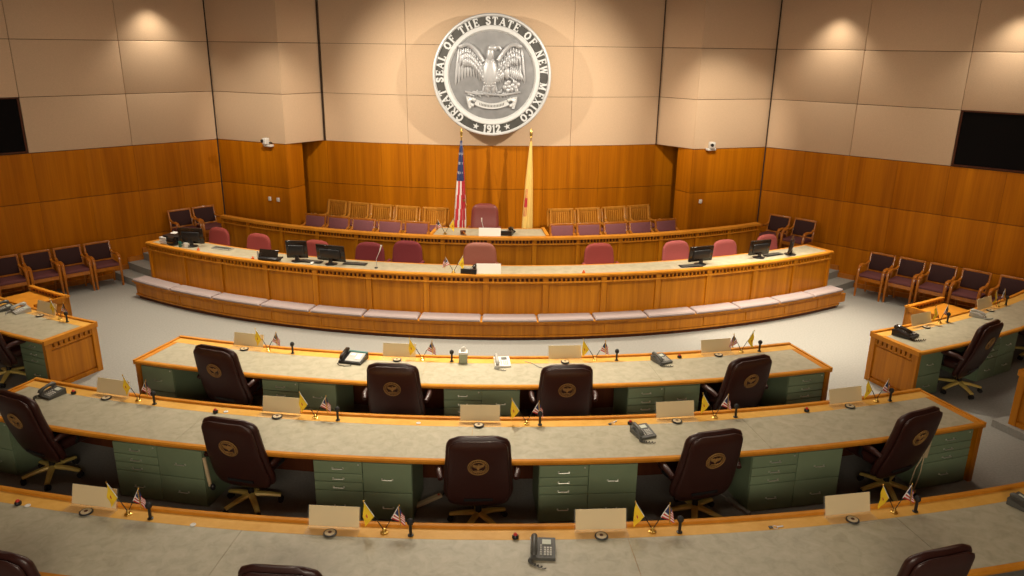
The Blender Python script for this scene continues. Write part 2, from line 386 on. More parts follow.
# ------------------------------------------------------------------ state seal
GL = {  # strokes: (kind, points) in a 0..w by 0..1 box; 'T' thick, 't' thin; circles approximated
 'G': (.85, [('T', [(.78, .78), (.62, .95), (.42, 1), (.2, .9), (.08, .65), (.08, .35), (.2, .1), (.42, 0), (.65, .04), (.75, .12)]), ('T', [(.72, .1), (.72, .42)]), ('s', (.72, .42))]),
 'R': (.85, [('T', [(.2, 0), (.2, 1)]), ('t', [(.2, 1), (.55, 1), (.72, .9), (.72, .65), (.55, .52), (.2, .5)]), ('T', [(.45, .5), (.78, 0)]), ('s', (.2, 0)), ('s', (.16, 1)), ('s', (.8, 0))]),
 'E': (.75, [('T', [(.2, 0), (.2, 1)]), ('t', [(.2, 1), (.7, 1), (.7, .82)]), ('t', [(.2, .5), (.55, .5), (.55, .6), (.55, .4)]), ('t', [(.2, 0), (.72, 0), (.72, .2)]), ('s', (.16, 0)), ('s', (.16, 1))]),
 'A': (.9, [('t', [(.1, 0), (.45, 1)]), ('T', [(.45, 1), (.8, 0)]), ('t', [(.22, .33), (.68, .33)]), ('s', (.1, 0)), ('s', (.8, 0))]),
 'T': (.8, [('T', [(.4, 0), (.4, 1)]), ('t', [(.06, .78), (.06, 1), (.74, 1), (.74, .78)]), ('s', (.4, 0))]),
 'S': (.65, [('T', [(.55, .78), (.5, .95), (.3, 1), (.12, .9), (.1, .7), (.3, .55), (.5, .42), (.57, .25), (.48, .06), (.3, 0), (.12, .06), (.08, .24)])]),
 'L': (.7, [('T', [(.2, 0), (.2, 1)]), ('t', [(.2, 0), (.66, 0), (.66, .25)]), ('s', (.16, 0)), ('s', (.2, 1))]),
 'O': (.95, [('T', [(.45, 1), (.2, .88), (.08, .5), (.2, .12), (.45, 0), (.7, .12), (.82, .5), (.7, .88), (.45, 1)])]),
 'F': (.72, [('T', [(.2, 0), (.2, 1)]), ('t', [(.2, 1), (.68, 1), (.68, .8)]), ('t', [(.2, .5), (.52, .5), (.52, .6), (.52, .4)]), ('s', (.2, 0)), ('s', (.16, 1))]),
 'H': (.95, [('T', [(.18, 0), (.18, 1)]), ('T', [(.74, 0), (.74, 1)]), ('t', [(.18, .5), (.74, .5)]), ('s', (.18, 0)), ('s', (.18, 1)), ('s', (.74, 0)), ('s', (.74, 1))]),
 'N': (.95, [('t', [(.16, 0), (.16, 1)]), ('T', [(.16, 1), (.74, 0)]), ('t', [(.74, 0), (.74, 1)]), ('s', (.16, 0)), ('s', (.12, 1)), ('s', (.74, 1))]),
 'W': (1.2, [('T', [(.1, 1), (.33, 0)]), ('t', [(.33, 0), (.56, 1)]), ('T', [(.56, 1), (.8, 0)]), ('t', [(.8, 0), (1.02, 1)]), ('s', (.1, 1)), ('s', (.56, 1)), ('s', (1.02, 1))]),
 'M': (1.15, [('t', [(.16, 0), (.16, 1)]), ('T', [(.16, 1), (.5, .1)]), ('t', [(.5, .1), (.86, 1)]), ('T', [(.86, 1), (.86, 0)]), ('s', (.16, 0)), ('s', (.12, 1)), ('s', (.88, 0)), ('s', (.9, 1))]),
 'X': (.9, [('T', [(.12, 1), (.74, 0)]), ('t', [(.12, 0), (.72, 1)]), ('s', (.12, 1)), ('s', (.74, 0)), ('s', (.12, 0)), ('s', (.72, 1))]),
 'I': (.5, [('T', [(.22, 0), (.22, 1)]), ('s', (.22, 0)), ('s', (.22, 1))]),
 'C': (.85, [('T', [(.74, .74), (.62, .94), (.42, 1), (.2, .9), (.08, .65), (.08, .35), (.2, .1), (.42, 0), (.64, .06), (.75, .24)])]),
 '1': (.5, [('T', [(.25, 0), (.25, 1)]), ('t', [(.25, 1), (.08, .85)]), ('s', (.25, 0))]),
 '9': (.7, [('T', [(.55, .6), (.32, .45), (.12, .6), (.12, .85), (.32, 1), (.52, .88), (.57, .6), (.5, .2), (.3, 0), (.14, .08)])]),
 '2': (.7, [('T', [(.1, .75), (.18, .94), (.34, 1), (.52, .88), (.52, .66), (.1, .04)]), ('T', [(.08, .04), (.6, .04)])]),
}
def glyph(mb, ch, h, T, th=.022):
    w, st = GL[ch]
    def seg(p, q, t, zc=[0]):
        zc[0] = (zc[0]+1) % 24
        dx, dy = (q[0]-p[0])*h, (q[1]-p[1])*h; L = hypot(dx, dy)+t*.6
        mb.box((((p[0]+q[0])/2-w/2)*h, ((p[1]+q[1])/2-.5)*h, zc[0]*.0006), (L, t, th), T=T @ Matrix.Identity(4), rz=atan2(dy, dx))
    for k in st:
        if k[0] == 's': seg((k[1][0]-.13, k[1][1]), (k[1][0]+.15, k[1][1]), .10*h)
        else:
            t = (.25 if k[0] == 'T' else .14)*h
            for p, q in zip(k[1], k[1][1:]): seg(p, q, t)
R0 = 1.237
seal = thing('state_seal', 'large round silver relief seal with an eagle, mounted high on the curved wall', 'wall seal', (-.48, 16.52, 4.245), 0)
# local frame: seal plane XZ, facing -Y.  X2W maps disc coordinates (x, y, depth) to it
SM = Matrix.Rotation(radians(90), 4, 'X')
def disc(prof, key, n=96): return MB().m(key).lathe(prof, n, T=SM)
obj('backing_plate', disc([(R0*.8, -.36), (R0*.8, -.05), (.01, -.05)], 'silver_dark', 64), seal)
obj('outer_rim', disc([(R0*.95, -.06), (R0*.99, -.06), (R0, -.03), (R0, .035), (R0*.985, .065), (R0*.965, .07), (R0*.95, .05), (R0*.945, .015), (R0*.9, .01), (R0*.9, -.06)], 'silver_light'), seal)

obj('inner_ring', disc([(R0*.81, -.03), (R0*.81, .04), (R0*.795, .055), (R0*.745, .05), (R0*.73, .03), (R0*.715, -.01), (R0*.7, -.03)], 'silver_light'), seal)
obj('field', disc([(R0*.74, -.04), (R0*.74, -.005), (R0*.5, -.0), (.01, .0)], 'silver_field', 64), seal)
mb = disc([(R0*.955, -.03), (R0*.955, .015), (R0*.78, .015), (R0*.78, -.03)], 'silver_dark')
mb.m('silver_light')
txt = 'GREAT SEAL OF THE STATE OF NEW MEXICO'
lh = R0*.112; rr = R0*.878
wt = [GL[c][0] if c != ' ' else .62 for c in txt]; wt = [w+.16 for w in wt]
tot = sum(wt); span = radians(292); st = radians(180+34)  # clockwise from top, start lower left
acc = 0
for c, w in zip(txt, wt):
    a = st+span*(acc+w/2)/tot; acc += w
    if c == ' ': continue
    a_ = pi/2-a                                   # maths angle
    T = SM @ Matrix.Translation((rr*cos(a_), rr*sin(a_), .028)) @ Matrix.Rotation(a_-pi/2, 4, 'Z')
    glyph(mb, c, lh, T)
for i, c in enumerate('1912'):
    a_ = -pi/2+(i-1.5)*.088
    T = SM @ Matrix.Translation((rr*cos(a_), rr*sin(a_), .028)) @ Matrix.Rotation(a_+pi/2, 4, 'Z')
    glyph(mb, c, lh*1.05, T)
for a_ in (-pi/2-.31, -pi/2+.31):
    pts = []
    for k in range(10):
        q = pi/2+k*pi/5+a_+pi/2; r_ = .07 if k % 2 == 0 else .028
        pts.append((rr*cos(a_)+r_*cos(q), rr*sin(a_)+r_*sin(q)))
    mb.prism(pts, .016, .04, T=SM)
obj('lettering_band', mb, seal)
# eagle relief.  helper: elongated flattened feather from (x,y) in direction d, length l, width w
def feather(mb, x, y, d, l, w, h=.03, z=.012):
    a = radians(d); c = (x+cos(a)*l/2, y+sin(a)*l/2, z)
    mb.ball(c, (l/2, w/2, h), 10, T=SM, R=Matrix.Rotation(a, 4, 'Z'))
mb = MB().m('silver')
def wing(mb, sx, sy, s, flip, n=10, lay=3):
    """wing rooted at the shoulder, lifted up and out, primaries hanging"""
    for L_ in range(lay):
        for i in range(n):
            t = i/(n-1); u = t*(1-.12*L_)
            # leading edge curve: out and up to the wrist, then out
            x = sx+flip*s*(.05+.62*u); y = sy+s*(.06+.50*sin(min(1, u*1.15)*pi*.62)-L_*.13-.10*u)
            ln = s*(.30+.42*t*(1-.25*L_))*(1 if L_ == 0 else .55)
            if L_ == 0: ln = s*(.56+.40*t)
            feather(mb, x, y-.02, -90+flip*(-8+14*t) if flip > 0 else -90-(-8+14*t), ln, s*.085, .022+.012*L_, .015+.02*L_)
    pts = []
    for i in range(9):
        t = i/8; pts.append((sx+flip*s*(.02+.66*t), sy+s*(.08+.50*sin(min(1, t*1.15)*pi*.62)-.10*t), .05))
    mb.tube([SM @ Vector(p) for p in pts], [.05*s*1.2]*8+[.02], 8)
wing(mb, -.16, .22, .78, -1, 11); 
wing(mb, .12, .25, .74, 1, 9)
obj('eagle_wings', mb, seal)
mb = MB().m('silver')
mb.ball((-.04, .05, .04), (.17, .34, .085), 16, T=SM)
for j in range(9):
    for i in range(-3, 4):
        x = -.04+i*.045+(j % 2)*.022; y = .28-j*.06
        if ((x+.04)/.16)**2+((y-.05)/.32)**2 < 1: feather(mb, x, y+.03, -90, .07, .045, .02, .105-.05*((x+.04)/.16)**2-.04*((y-.05)/.33)**2)
mb.ball((-.03, .44, .05), (.085, .16, .06), 12, T=SM, R=Matrix.Rotation(-.1, 4, 'Z'))
mb.ball((.015, .555, .06), (.105, .075, .06), 14, T=SM)
mb.tube([SM @ Vector(p) for p in ((.08, .57, .06), (.15, .565, .06), (.185, .53, .055), (.175, .495, .05))], [.04, .034, .022, .006], 8)
feather(mb, -.12, -.12, -80, .24, .13, .05, .03); feather(mb, .05, -.12, -95, .24, .12, .05, .03)
for i in range(-3, 4): feather(mb, -.04+i*.035, -.16, -90+i*5, .22, .045, .025, .03)
for x0 in (-.12, .04):
    for k in (-40, -90, -140): feather(mb, x0, -.33, k, .09, .03, .03, .035)
obj('eagle_body', mb, seal)
mb = MB().m('silver')
# smaller eagle with cactus and snake, below right
for L_ in range(2):
    for i in range(6): feather(mb, .38+i*.035, .22-L_*.06-.01*i, -82+i*3, .30-L_*.1, .04, .02, .06+.01*L_)
    for i in range(6): feather(mb, .26-i*.032, .18-L_*.06-.02*i, -96-i*4, .30-L_*.1, .04, .02, .06+.01*L_)
mb.ball((.32, .06, .07), (.06, .13, .05), 12, T=SM); mb.ball((.33, .21, .08), (.04, .05, .04), 10, T=SM)
mb.tube([SM @ Vector(p) for p in ((.36, .22, .08), (.40, .21, .08), (.41, .185, .075))], [.018, .013, .003], 6)
pts = [(.28+.03*sin(t*2.2)+.04*t, .14-.06*t, .10) for t in [k*.5 for k in range(9)]]
mb.tube([SM @ Vector(p) for p in pts], .014, 6)
for (x, y) in ((.30, -.16), (.36, -.22), (.44, -.19), (.50, -.23), (.27, -.23), (.42, -.27), (.34, -.29), (.55, -.17), (.48, -.12), (.36, -.12), (.52, -.29)): mb.ball((x, y, .03), (.045, .055, .03), 8, T=SM)
obj('small_eagle', mb, seal)
mb = MB().m('silver')
random.seed(3)
for i in range(40):
    x = -.52+i*.021; feather(mb, x, -.36+random.uniform(-.035, .035), random.uniform(-60, 60), .09, .035, .02, .02)
mb.tube([SM @ Vector(p) for p in ((-.56, -.33, .02), (-.3, -.37, .03), (0, -.38, .03), (.25, -.39, .03), (.6, -.32, .02))], .022, 8)
obj('branch', mb, seal)
mb = MB().m('silver_light')
def ribbon(pts, w, z0, z1):
    for (x0, y0), (x1, y1) in zip(pts, pts[1:]):
        dx, dy = x1-x0, y1-y0; mb.box(((x0+x1)/2, (y0+y1)/2, (z0+z1)/2), (hypot(dx, dy)*1.06, w, z1-z0), T=SM, rz=atan2(dy, dx))
arc_ = [(-.34+.68*k/12, -.53-.085*(1-((k-6)/6)**2)) for k in range(13)]
ribbon(arc_, .115, .01, .05)
for f in (-1, 1):
    mb.tube([SM @ Vector((f*x, y, z)) for x, y, z in ((.34, -.50, .05), (.40, -.47, .05), (.46, -.49, .04), (.47, -.55, .03), (.42, -.60, .025), (.38, -.60, .02))], .036, 8)
    mb.tube([SM @ Vector((f*x, y, z)) for x, y, z in ((.44, -.46, .03), (.52, -.44, .03), (.50, -.50, .03), (.45, -.66, .02))], .03, 8)
mb.m('silver_dark')
random.seed(5)
for k in range(1, 18):
    t = k/18; x = -.28+.56*t; y = -.53-.085*(1-((t-.5)*2*.82)**2); mb.box((x, y, .052), (.012, .05, .006), T=SM)
obj('scroll', mb, seal)

# ------------------------------------------------------------------ full-size flags behind the chair
def big_flag(us):
    t = thing('flag_on_pole', 'United States flag hanging furled on a tall pole behind the dais' if us else 'pale yellow flag with a red sun symbol hanging furled on a tall pole', 'flag', ((-1.11 if us else .36), 16.30, .60))
    obj('pole', MB().m('brass').lathe([(.013, .05), (.013, 2.42)], 10), t)
    obj('finial', MB().m('brass').lathe([(.012, 2.4), (.03, 2.42), (.02, 2.45), (.035, 2.49), (.02, 2.53), (.004, 2.60)], 12), t)
    obj('base', MB().m('brass').lathe([(.16, 0), (.16, .02), (.05, .05), (.02, .09), (.013, .1)], 20), t)
    mb = MB(); nu, nv = 56, 40; vs = []; fs = []; mi = []
    for j in range(nv+1):
        v = j/nv
        z = 2.33-v*2.0
        wdt = .022+(.09 if us else .075)*min(1, v*1.15)**.8
        for i in range(nu):
            q = 2*pi*i/nu
            fold = 1+.28*sin(5*q+v*1.3)*min(1, v*2+.2)
            off = (-.055 if us else -.06)*v
            vs.append((off+wdt*cos(q)*fold, .8*wdt*sin(q)*fold-.01, z+(.05*sin(3*q) if j == nv else 0)))
    for j in range(nv):
        for i in range(nu):
            a = j*nu+i; b = j*nu+(i+1) % nu
            fs.append((a, b, b+nu, a+nu))
            v = (j+.5)/nv; u = i/nu
            if us:
                # angle 270deg (u=.75) faces the camera; stripes run down the folds, canton at the top
                if v < .42 and (.45 < u < .98): k = 'flag_white' if (i % 5 == 2 and j % 4 == 1) else 'flag_blue'
                else: k = 'flag_red' if int((u*nu+v*7)/4) % 2 == 0 else 'flag_white'
                if .86 < u < 1. and v > .62: k = 'brass' if v < .66 else k
            else:
                k = 'pale_yellow'
                if .50 < v < .80 and .52 < u < .70 and ((i % 2 == 0) or abs(v-.65) < .05): k = 'flag_red'
            mi.append(k)
    for f, k in zip(fs, mi): mb.m(k); mb.f.append(f); mb.mi.append(mb.cur)
    mb.v = vs
    obj('flag_cloth', mb, t, smooth=80)
    if us:
        c = MB().m('brass'); c.tube([(.05, -.09, 2.2), (.09, -.14, 1.7), (.11, -.15, 1.2), (.10, -.14, 1.0)], .006, 6); c.ball((.10, -.14, .98), (.018, .018, .05), 8)
        obj('tassel', c, t)
big_flag(True); big_flag(False)

# ------------------------------------------------------------------ wall cameras and small fittings
def wall_camera(c, ang, label):
    t = thing('security_camera', label, 'camera', c, ang, 'white cameras on the piers')
    obj('bracket', MB().m('white_pl').box((0, -.06, -.05), (.2, .12, .05), bev=.015), t)
    obj('arm', MB().m('black').tube([(.06, -.02, 0), (.06, -.09, .02)], .016, 8), t)
    h = obj('camera_head', MB().m('white_pl').box((-.02, -.12, .05), (.11, .14, .14), bev=.025), t)
    obj('lens', MB().m('black').tube([(-.05, -.17, .06), (-.06, -.21, .055)], .035, 12), h)
def onseg(p, q, t, o, s):
    dx, dy = q[0]-p[0], q[1]-p[1]; L = hypot(dx, dy); return (p[0]+dx*t-dy/L*o*s, p[1]+dy*t+dx/L*o*s)
A, T = PA, PT_
angL = atan2(T[1]-A[1], T[0]-A[0]); angR = atan2(A2[1]-T2[1], A2[0]-T2[0])
c = onseg(A, T, .80, .04, -1); wall_camera((c[0], c[1], 2.76), angL, 'white camera on the left pier, at the top of the wood')
c = onseg(A2, T2, .80, .04, 1); wall_camera((c[0], c[1], 2.80), angR, 'white camera on the right pier, at the top of the wood')
for (p, q, tt, s, ang, lab) in ((A, T, .735, -1, angL, 'small white wall sensor on left pier, nearer the corner'), (A, T, .86, -1, angL, 'small white wall sensor on left pier, nearer its edge'), (A2, T2, .87, 1, angR, 'small white wall sensor on the right pier')):
    c = onseg(p, q, tt, .05, s)
    o = obj('wall_sensor', MB().m('white_pl').box((0, -.02, 0), (.07, .04, .09), bev=.012), loc=(c[0], c[1], 1.52 if s < 0 else 1.60), rz=ang)
    tag(o, lab, 'sensor', 'white sensors on the piers')

# ------------------------------------------------------------------ front dais
def dais_front(name, label, r0, r1, aL, aR, pil, zb, zt, top_h=.07, group=None, surf=None, slots=12):
    t = thing(name, label, 'dais' if surf else 'railing', P((r0+r1)/2, 0, zb), 0, group)
    # body panels
    mb = MB().m('wood'); mb.abox(r1-.10, r1-.055, aL, aR, zb, zt-.03) 
    for a0, a1 in zip(pil, pil[1:]): mb.abox(r1-.06, r1-.045, a0+.32, a1-.32, zb+.0, zt-.165)
    obj('front_panel', mb, t, world=True)
    for a in pil: obj('pilaster', MB().m('wood').abox(r1-.06, r1-.015, max(aL, a-.22), min(aR, a+.22), zb, zt-.145, 1), t, world=True)
    w = MB().m('wood_top'); w.abox(r1-.10, r1-.003, aL, aR, zt-.148, zt-.128); w.abox(r1-.10, r1-.014, aL, aR, zt-.060, zt-.045)
    obj('lower_moulding', w, t, world=True)
    mb = MB().m('wood_dark_shade'); mb.abox(r1-.06, r1-.05, aL+.02, aR-.02, zt-.14, zt-.05); mb.m('wood')  # darker backing paints in the shade inside the slots
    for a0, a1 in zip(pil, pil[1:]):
        mb.abox(r1-.10, r1-.012, a0-.22, a0+.22, zt-.130, zt-.058, 1)
        n = slots
        for k in range(n):
            a = a0+.22+(a1-a0-.44)*k/n; hw = (a1-a0-.44)/n*.19
            if k == 0: continue
            mb.abox(r1-.10, r1-.018, a-hw, a+hw, zt-.130, zt-.058, 1)
    mb.abox(r1-.10, r1-.012, pil[-1]-.22, pil[-1], zt-.130, zt-.058, 1)
    obj('slotted_frieze', mb, t, world=True)
    return t
pilF = [-32.2, -27.6, -23.3, -18.6, -14.0, -9.4, -4.7, 0.0, 4.7, 9.4, 14.0, 18.6, 23.2, 27.7, 32.2]
d = dais_front('front_dais_desk', 'long curved cherry dais desk above the padded bench', 11.95, 12.575, -32.2, 32.2, pilF, .353, 1.10, surf=True)
mb = MB().m('wood_top'); mb.abox(12.49, 12.583, -32.35, 32.35, 1.068, 1.103, b=.010); mb.abox(11.93, 11.99, -32.35, 32.35, 1.05, 1.10, b=.01)
mb.abox(11.98, 12.50, -32.35, -31.9, 1.05, 1.102, 1); mb.abox(11.98, 12.50, 31.9, 32.35, 1.05, 1.102, 1)
obj('top_edge', mb, d, world=True)
obj('writing_surface', MB().m('laminate').abox(11.98, 12.50, -31.9, 31.9, 1.05, 1.098), d, world=True)
for a in (-32.2, 32.05): obj('end_panel', MB().m('wood').abox(12.0, 12.54, a, a+.15, .30, 1.05, 1), d, world=True)
# upper rail
pilU = [-31.6, -27.6, -23.0, -18.4, -13.9, -9.3, -4.7, 0.0, 4.6, 9.1, 13.6, 18.2, 22.6, 26.9, 31.2]
d = dais_front('upper_dais_desk', 'upper curved cherry rail and desk in front of the mauve chairs', 10.2, 10.90, -31.6, 31.2, pilU, .45, 1.35, surf=True, slots=12)
mb = MB().m('wood_top'); mb.abox(10.78, 10.912, -31.7, 31.3, 1.30, 1.355, b=.012)
obj('top_edge', mb, d, world=True)
mb = MB().m('wood'); mb.abox(10.74, 10.77, -31.6, 31.2, .6, 1.30)
mb.abox(10.76, 10.90, -31.75, -31.6, .45, 1.3, 1); mb.abox(10.76, 10.90, 31.2, 31.35, .45, 1.3, 1)
obj('rear_panel', mb, d, world=True)
obj('writing_surface', MB().m('laminate').abox(10.17, 10.78, -5.8, 5.8, 1.30, 1.352), d, world=True)
mb = MB().m('wood_top')
for s in (-1, 1):
    a0, a1 = (-6.15, -5.8) if s < 0 else (5.8, 6.15)
    mb.abox(10.13, 10.80, a0, a1, 1.28, 1.375, 1)
mb.abox(10.12, 10.18, -6.1, 6.1, 1.29, 1.352)
obj('surface_edge', mb, d, world=True)
for a in (-6.0, 5.85): obj('end_panel', MB().m('wood').abox(10.2, 10.8, a, a+.15, .6, 1.29, 1), d, world=True)
# padded bench
t = thing('curved_bench', 'long curved wooden bench base at the foot of the front dais', 'bench', P(12.65, 0, 0))
mb = MB().m('wood_dark_shade'); mb.abox(12.54, 12.80, -32.7, 32.3, 0, .06); obj('toe_kick', mb, t, world=True)
cb = [-33.0, -27.9, -23.1, -18.3, -13.9, -9.5, -5.1, -.3, 4.0, 8.4, 12.7, 16.8, 20.8, 24.9, 28.8, 32.6]
mb = MB().m('wood'); mb.abox(12.54, 12.80, -33.0, 32.6, .06, .33)
for a0, a1 in zip(cb, cb[1:]): mb.abox(12.79, 12.815, a0+.9, a1+.8, .10, .27)
mb.abox(12.79, 12.835, -33.0, 32.6, .285, .33); mb.abox(12.79, 12.825, -33.0, 32.6, .06, .09)
mb.m('wood_top'); mb.abox(12.54, 12.86, -33.1, 32.7, .33, .352, b=.006)
obj('bench_body', mb, t, world=True)
for i, (a0, a1) in enumerate(zip(cb, cb[1:])):
    g = .08; r0, r1, z0, z1 = 12.60, 12.88, .354, .41; r0 = 12.585
    def pf(s, zz=0): return [(r0, z0), (r1-.02, z0), (r1, z0+.015), (r1, z1-.02-zz), (r1-.02, z1-zz), (r0+.02, z1-zz), (r0, z1-.015-zz)]
    vs = []; fs = []; n = 8
    ks = [0, .012, .04]+[.04+.92*k/n for k in range(1, n)]+[.96, .988, 1]
    for kk, u in enumerate(ks):
        zz = .02 if kk in (0, len(ks)-1) else (.006 if kk in (1, len(ks)-2) else 0)
        a = radians(a0+g+(a1-a0-2*g)*u)
        for r, z in pf(0, zz): vs.append((CX+r*sin(a), CY-r*cos(a), z))
    K = 7
    for s in range(len(ks)-1):
        for j in range(K): p = s*K+j; q_ = s*K+(j+1) % K; fs.append((p, q_, q_+K, p+K))
    fs.append(tuple(range(K))); fs.append(tuple(range((len(ks)-1)*K, len(ks)*K)))
    c = P(12.75, (a0+a1)/2, .354)
    o = obj('bench_cushion', MB().m('cushion').add(vs, fs), world=True, loc=c)
    tag(o, 'taupe bench cushion below the front dais, %s of fifteen' % pos(i, 15), 'cushion', 'cushions on the dais bench')

# ------------------------------------------------------------------ members' desks
def desk(name, label, r0, r1, a0, a1, group=None, ends=(1, 1), seams=(), zf=0., slab_end=(0, 0)):
    am = (a0+a1)/2; t = thing(name, label, 'desk', P((r0+r1)/2, am, zf), 0, group)
    zt = zf+.76; da = lambda m: degrees(m/((r0+r1)/2))
    e = da(.10)
    mb = MB().m('wood_top')
    mb.m('wood_ledge').abox(r0+.05, r0+.205, a0, a1, zt-.045, zt); mb.m('wood_top').abox(r0+.205, r1-.05, a0, a1, zt-.046, zt-.006)
    mb.arc([(r1-.055, zt-.045), (r1-.01, zt-.045), (r1+.002, zt-.03), (r1+.002, zt-.012), (r1-.012, zt+.002), (r1-.055, zt+.002)], a0, a1)
    if ends[0]: mb.abox(r0+.205, r1-.05, a0, a0+e, zt-.045, zt+.001, 1)
    if ends[1]: mb.abox(r0+.205, r1-.05, a1-e, a1, zt-.045, zt+.001, 1)
    obj('top_frame', mb, t, world=True)
    mb = MB().m('wood_top'); mb.abox(r0, r0+.05, a0, a1, zt-.06, zt+.026, b=.008)
    if ends[0]: mb.abox(r0+.05, r1, a0-da(.012), a0+da(.022), zt-.05, zt+.014, 1)
    if ends[1]: mb.abox(r0+.05, r1, a1-da(.022), a1+da(.012), zt-.05, zt+.014, 1)
    obj('raised_lip', mb, t, world=True)
    sa = [a0+(e if ends[0] else 0)]+[s for s in seams if a0 < s < a1]+[a1-(e if ends[1] else 0)]
    mb = MB().m('laminate')
    for x, y in zip(sa, sa[1:]): mb.abox(r0+.205, r1-.055, x+.005, y-.005, zt-.04, zt-.001)
    obj('writing_surface', mb, t, world=True)
    mb = MB().m('wood_dark_shade'); mb.abox(r0+.02, r0+.05, a0+da(.03), a1-da(.03), zf+.0, zt-.05)
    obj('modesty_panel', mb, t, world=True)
    for s, (aa, on) in enumerate(zip((a0, a1), ends)):
        if not on: continue
        sg = 1 if s == 0 else -1
        A0 = lambda d: aa+sg*da(d)
        def bx(mb, ra, rb, d0, d1, z0, z1): x, y = sorted((A0(d0), A0(d1))); mb.abox(ra, rb, x, y, z0, z1, 1)
        mb = MB().m('wood')
        bx(mb, r0+.03, r1-.02, .045, .065, zf, zt-.045)      # core
        bx(mb, r0+.02, r0+.11, .005, .05, zf, zt-.045); bx(mb, r1-.11, r1-.015, .005, .05, zf, zt-.045)  # stiles
        bx(mb, r0+.11, r1-.11, .015, .05, zf, zf+.06)
        bx(mb, r0+.11, r1-.11, .03, .05, zf+.09, zt-.185)
        ep = obj('end_panel', mb, t, world=True)
        mb = MB().m('wood_dark_shade'); bx(mb, r0+.10, r1-.10, .040, .05, zt-.16, zt-.06); mb.m('wood'); n = 8; L = r1-r0-.22  # backing coloured dark to stand for shade in the slots
        bx(mb, r0+.11, r1-.11, .012, .05, zt-.155, zt-.132); bx(mb, r0+.11, r1-.11, .012, .05, zt-.068, zt-.045)
        for k in range(n+1):
            rc = r0+.11+L*k/n; bx(mb, rc-.026, rc+.026, .015, .05, zt-.135, zt-.065)
        obj('slotted_frieze', mb, ep, world=True)
    return t
desk('curved_desk', 'first curved desk row from the dais, middle section, topped in mottled grey laminate', 15.38, 16.32, -16.4, 17.0, 'curved legislator desks', seams=(-2.5, 8.5))
desk('curved_desk', 'second curved desk row from the dais, ending short of the aisles', 17.18, 18.145, -18.8, 19.1, 'curved legislator desks', seams=(-10.05, .1, 10.4))
desk('curved_desk', 'nearest curved desk row, running out of the frame both sides', 19.24, 20.27, -20.4, 21.2, 'curved legislator desks', ends=(1, 1), seams=(-5.6, 4.4, 11.9))
desk('curved_desk', 'desk section cut by the left edge, its panelled end beside the aisle', 15.38, 16.27, -44, -22.3, 'curved legislator desks', ends=(0, 1), seams=(-30,))
desk('curved_desk', 'desk section at the right beside the aisle with a black telephone on its corner', 15.38, 16.27, 22.6, 44, 'curved legislator desks', ends=(1, 0), seams=(30,))
rd = desk('curved_desk', 'desk end on a low carpeted riser at the right edge, second row', 17.36, 18.36, 24.2, 40, 'curved legislator desks', ends=(1, 0), zf=.10)

# green pedestals
def pedestal(r, a0, a1, label, cols, group='green drawer pedestals', zf=0.):
    am = (a0+a1)/2; x0 = (a1-a0)*pi/180*r
    t = thing('drawer_pedestal', label, 'drawer pedestal', P(r, am, zf), radians(am), group)
    w = x0; D = .60
    mb = MB().m('green'); mb.box((0, D/2+.022, .350), (w, D, .69)); mb.m('green_dark'); mb.box((0, D/2+.05, .35), (w-.02, D-.02, .70))
    obj('body', mb, t)
    cw = w/len(cols)
    for ci, kind in enumerate(cols):
        xc = -w/2+cw*(ci+.5)
        if kind == 4: zs = [(.69, .55), (.55, .447), (.447, .342), (.342, .01)]
        else: zs = [(.69, .342), (.342, .01)]
        for zt_, zb_ in zs:
            h = zt_-zb_
            dr = obj('drawer', MB().m('green').box((0, 0, 0), (cw-.008, .024, h-.008), bev=.003), t, loc=(xc, .010, (zt_+zb_)/2))
            hz = -.008 if h < .2 else -.012
            hb = MB().m('chrome'); hb.tube([(-.055, -.012, hz), (-.055, -.034, hz), (.055, -.034, hz), (.055, -.012, hz)], .0055, 6)
            hb.box((-.055, -.012, hz), (.018, .006, .018)); hb.box((.055, -.012, hz), (.018, .006, .018))
            obj('handle', hb, dr)
    obj('lock', MB().m('chrome').tube([(-w/2+cw*.92, 0, .66), (-w/2+cw*.92, -.006, .66)], .01, 10), t)
    return t
k1 = [(-16.15, -14.4, [2], 'green single-width drawer pedestal at the left end of the first desk row'), (-9.8, -6.3, [4, 2], 'green double drawer pedestal between the two left chairs of the first row'),
      (-1.4, 2.0, [4, 2], 'green double drawer pedestal in the middle of the first row'), (6.9, 10.3, [4, 2], 'green double drawer pedestal between the two right chairs of the first row'), (14.8, 16.75, [4], 'green four-drawer pedestal at the right end of the first desk row')]
for a0, a1, c, l in k1: pedestal(16.28, a0, a1, l, c)
k2 = [(-18.6, -16.9, [2], 'green pedestal at the left edge, behind the leftmost second-row chair'), (-12.4, -9.0, [4, 2], 'green double drawer pedestal between first and second chairs of the second row'),
      (-5.1, -1.8, [4, 2], 'green double drawer pedestal between second and third chairs of the second row'), (2.4, 5.7, [4, 2], 'green double drawer pedestal between third and fourth chairs of the second row'),
      (9.7, 13.1, [4, 2], 'green double drawer pedestal between fourth and fifth chairs of the second row'), (16.6, 18.75, [4], 'green four-drawer pedestal at the right end of the second row')]
for a0, a1, c, l in k2: pedestal(18.10, a0, a1, l, c)
pedestal(16.19, -24.6, -22.6, 'green four-drawer pedestal at the end of the left desk section', [4])
pedestal(16.19, 22.95, 24.75, 'green two-drawer pedestal at the end of the right desk section', [2])
pedestal(16.19, 28.0, 31.3, 'green double drawer pedestal behind the right aisle chair', [4, 2])

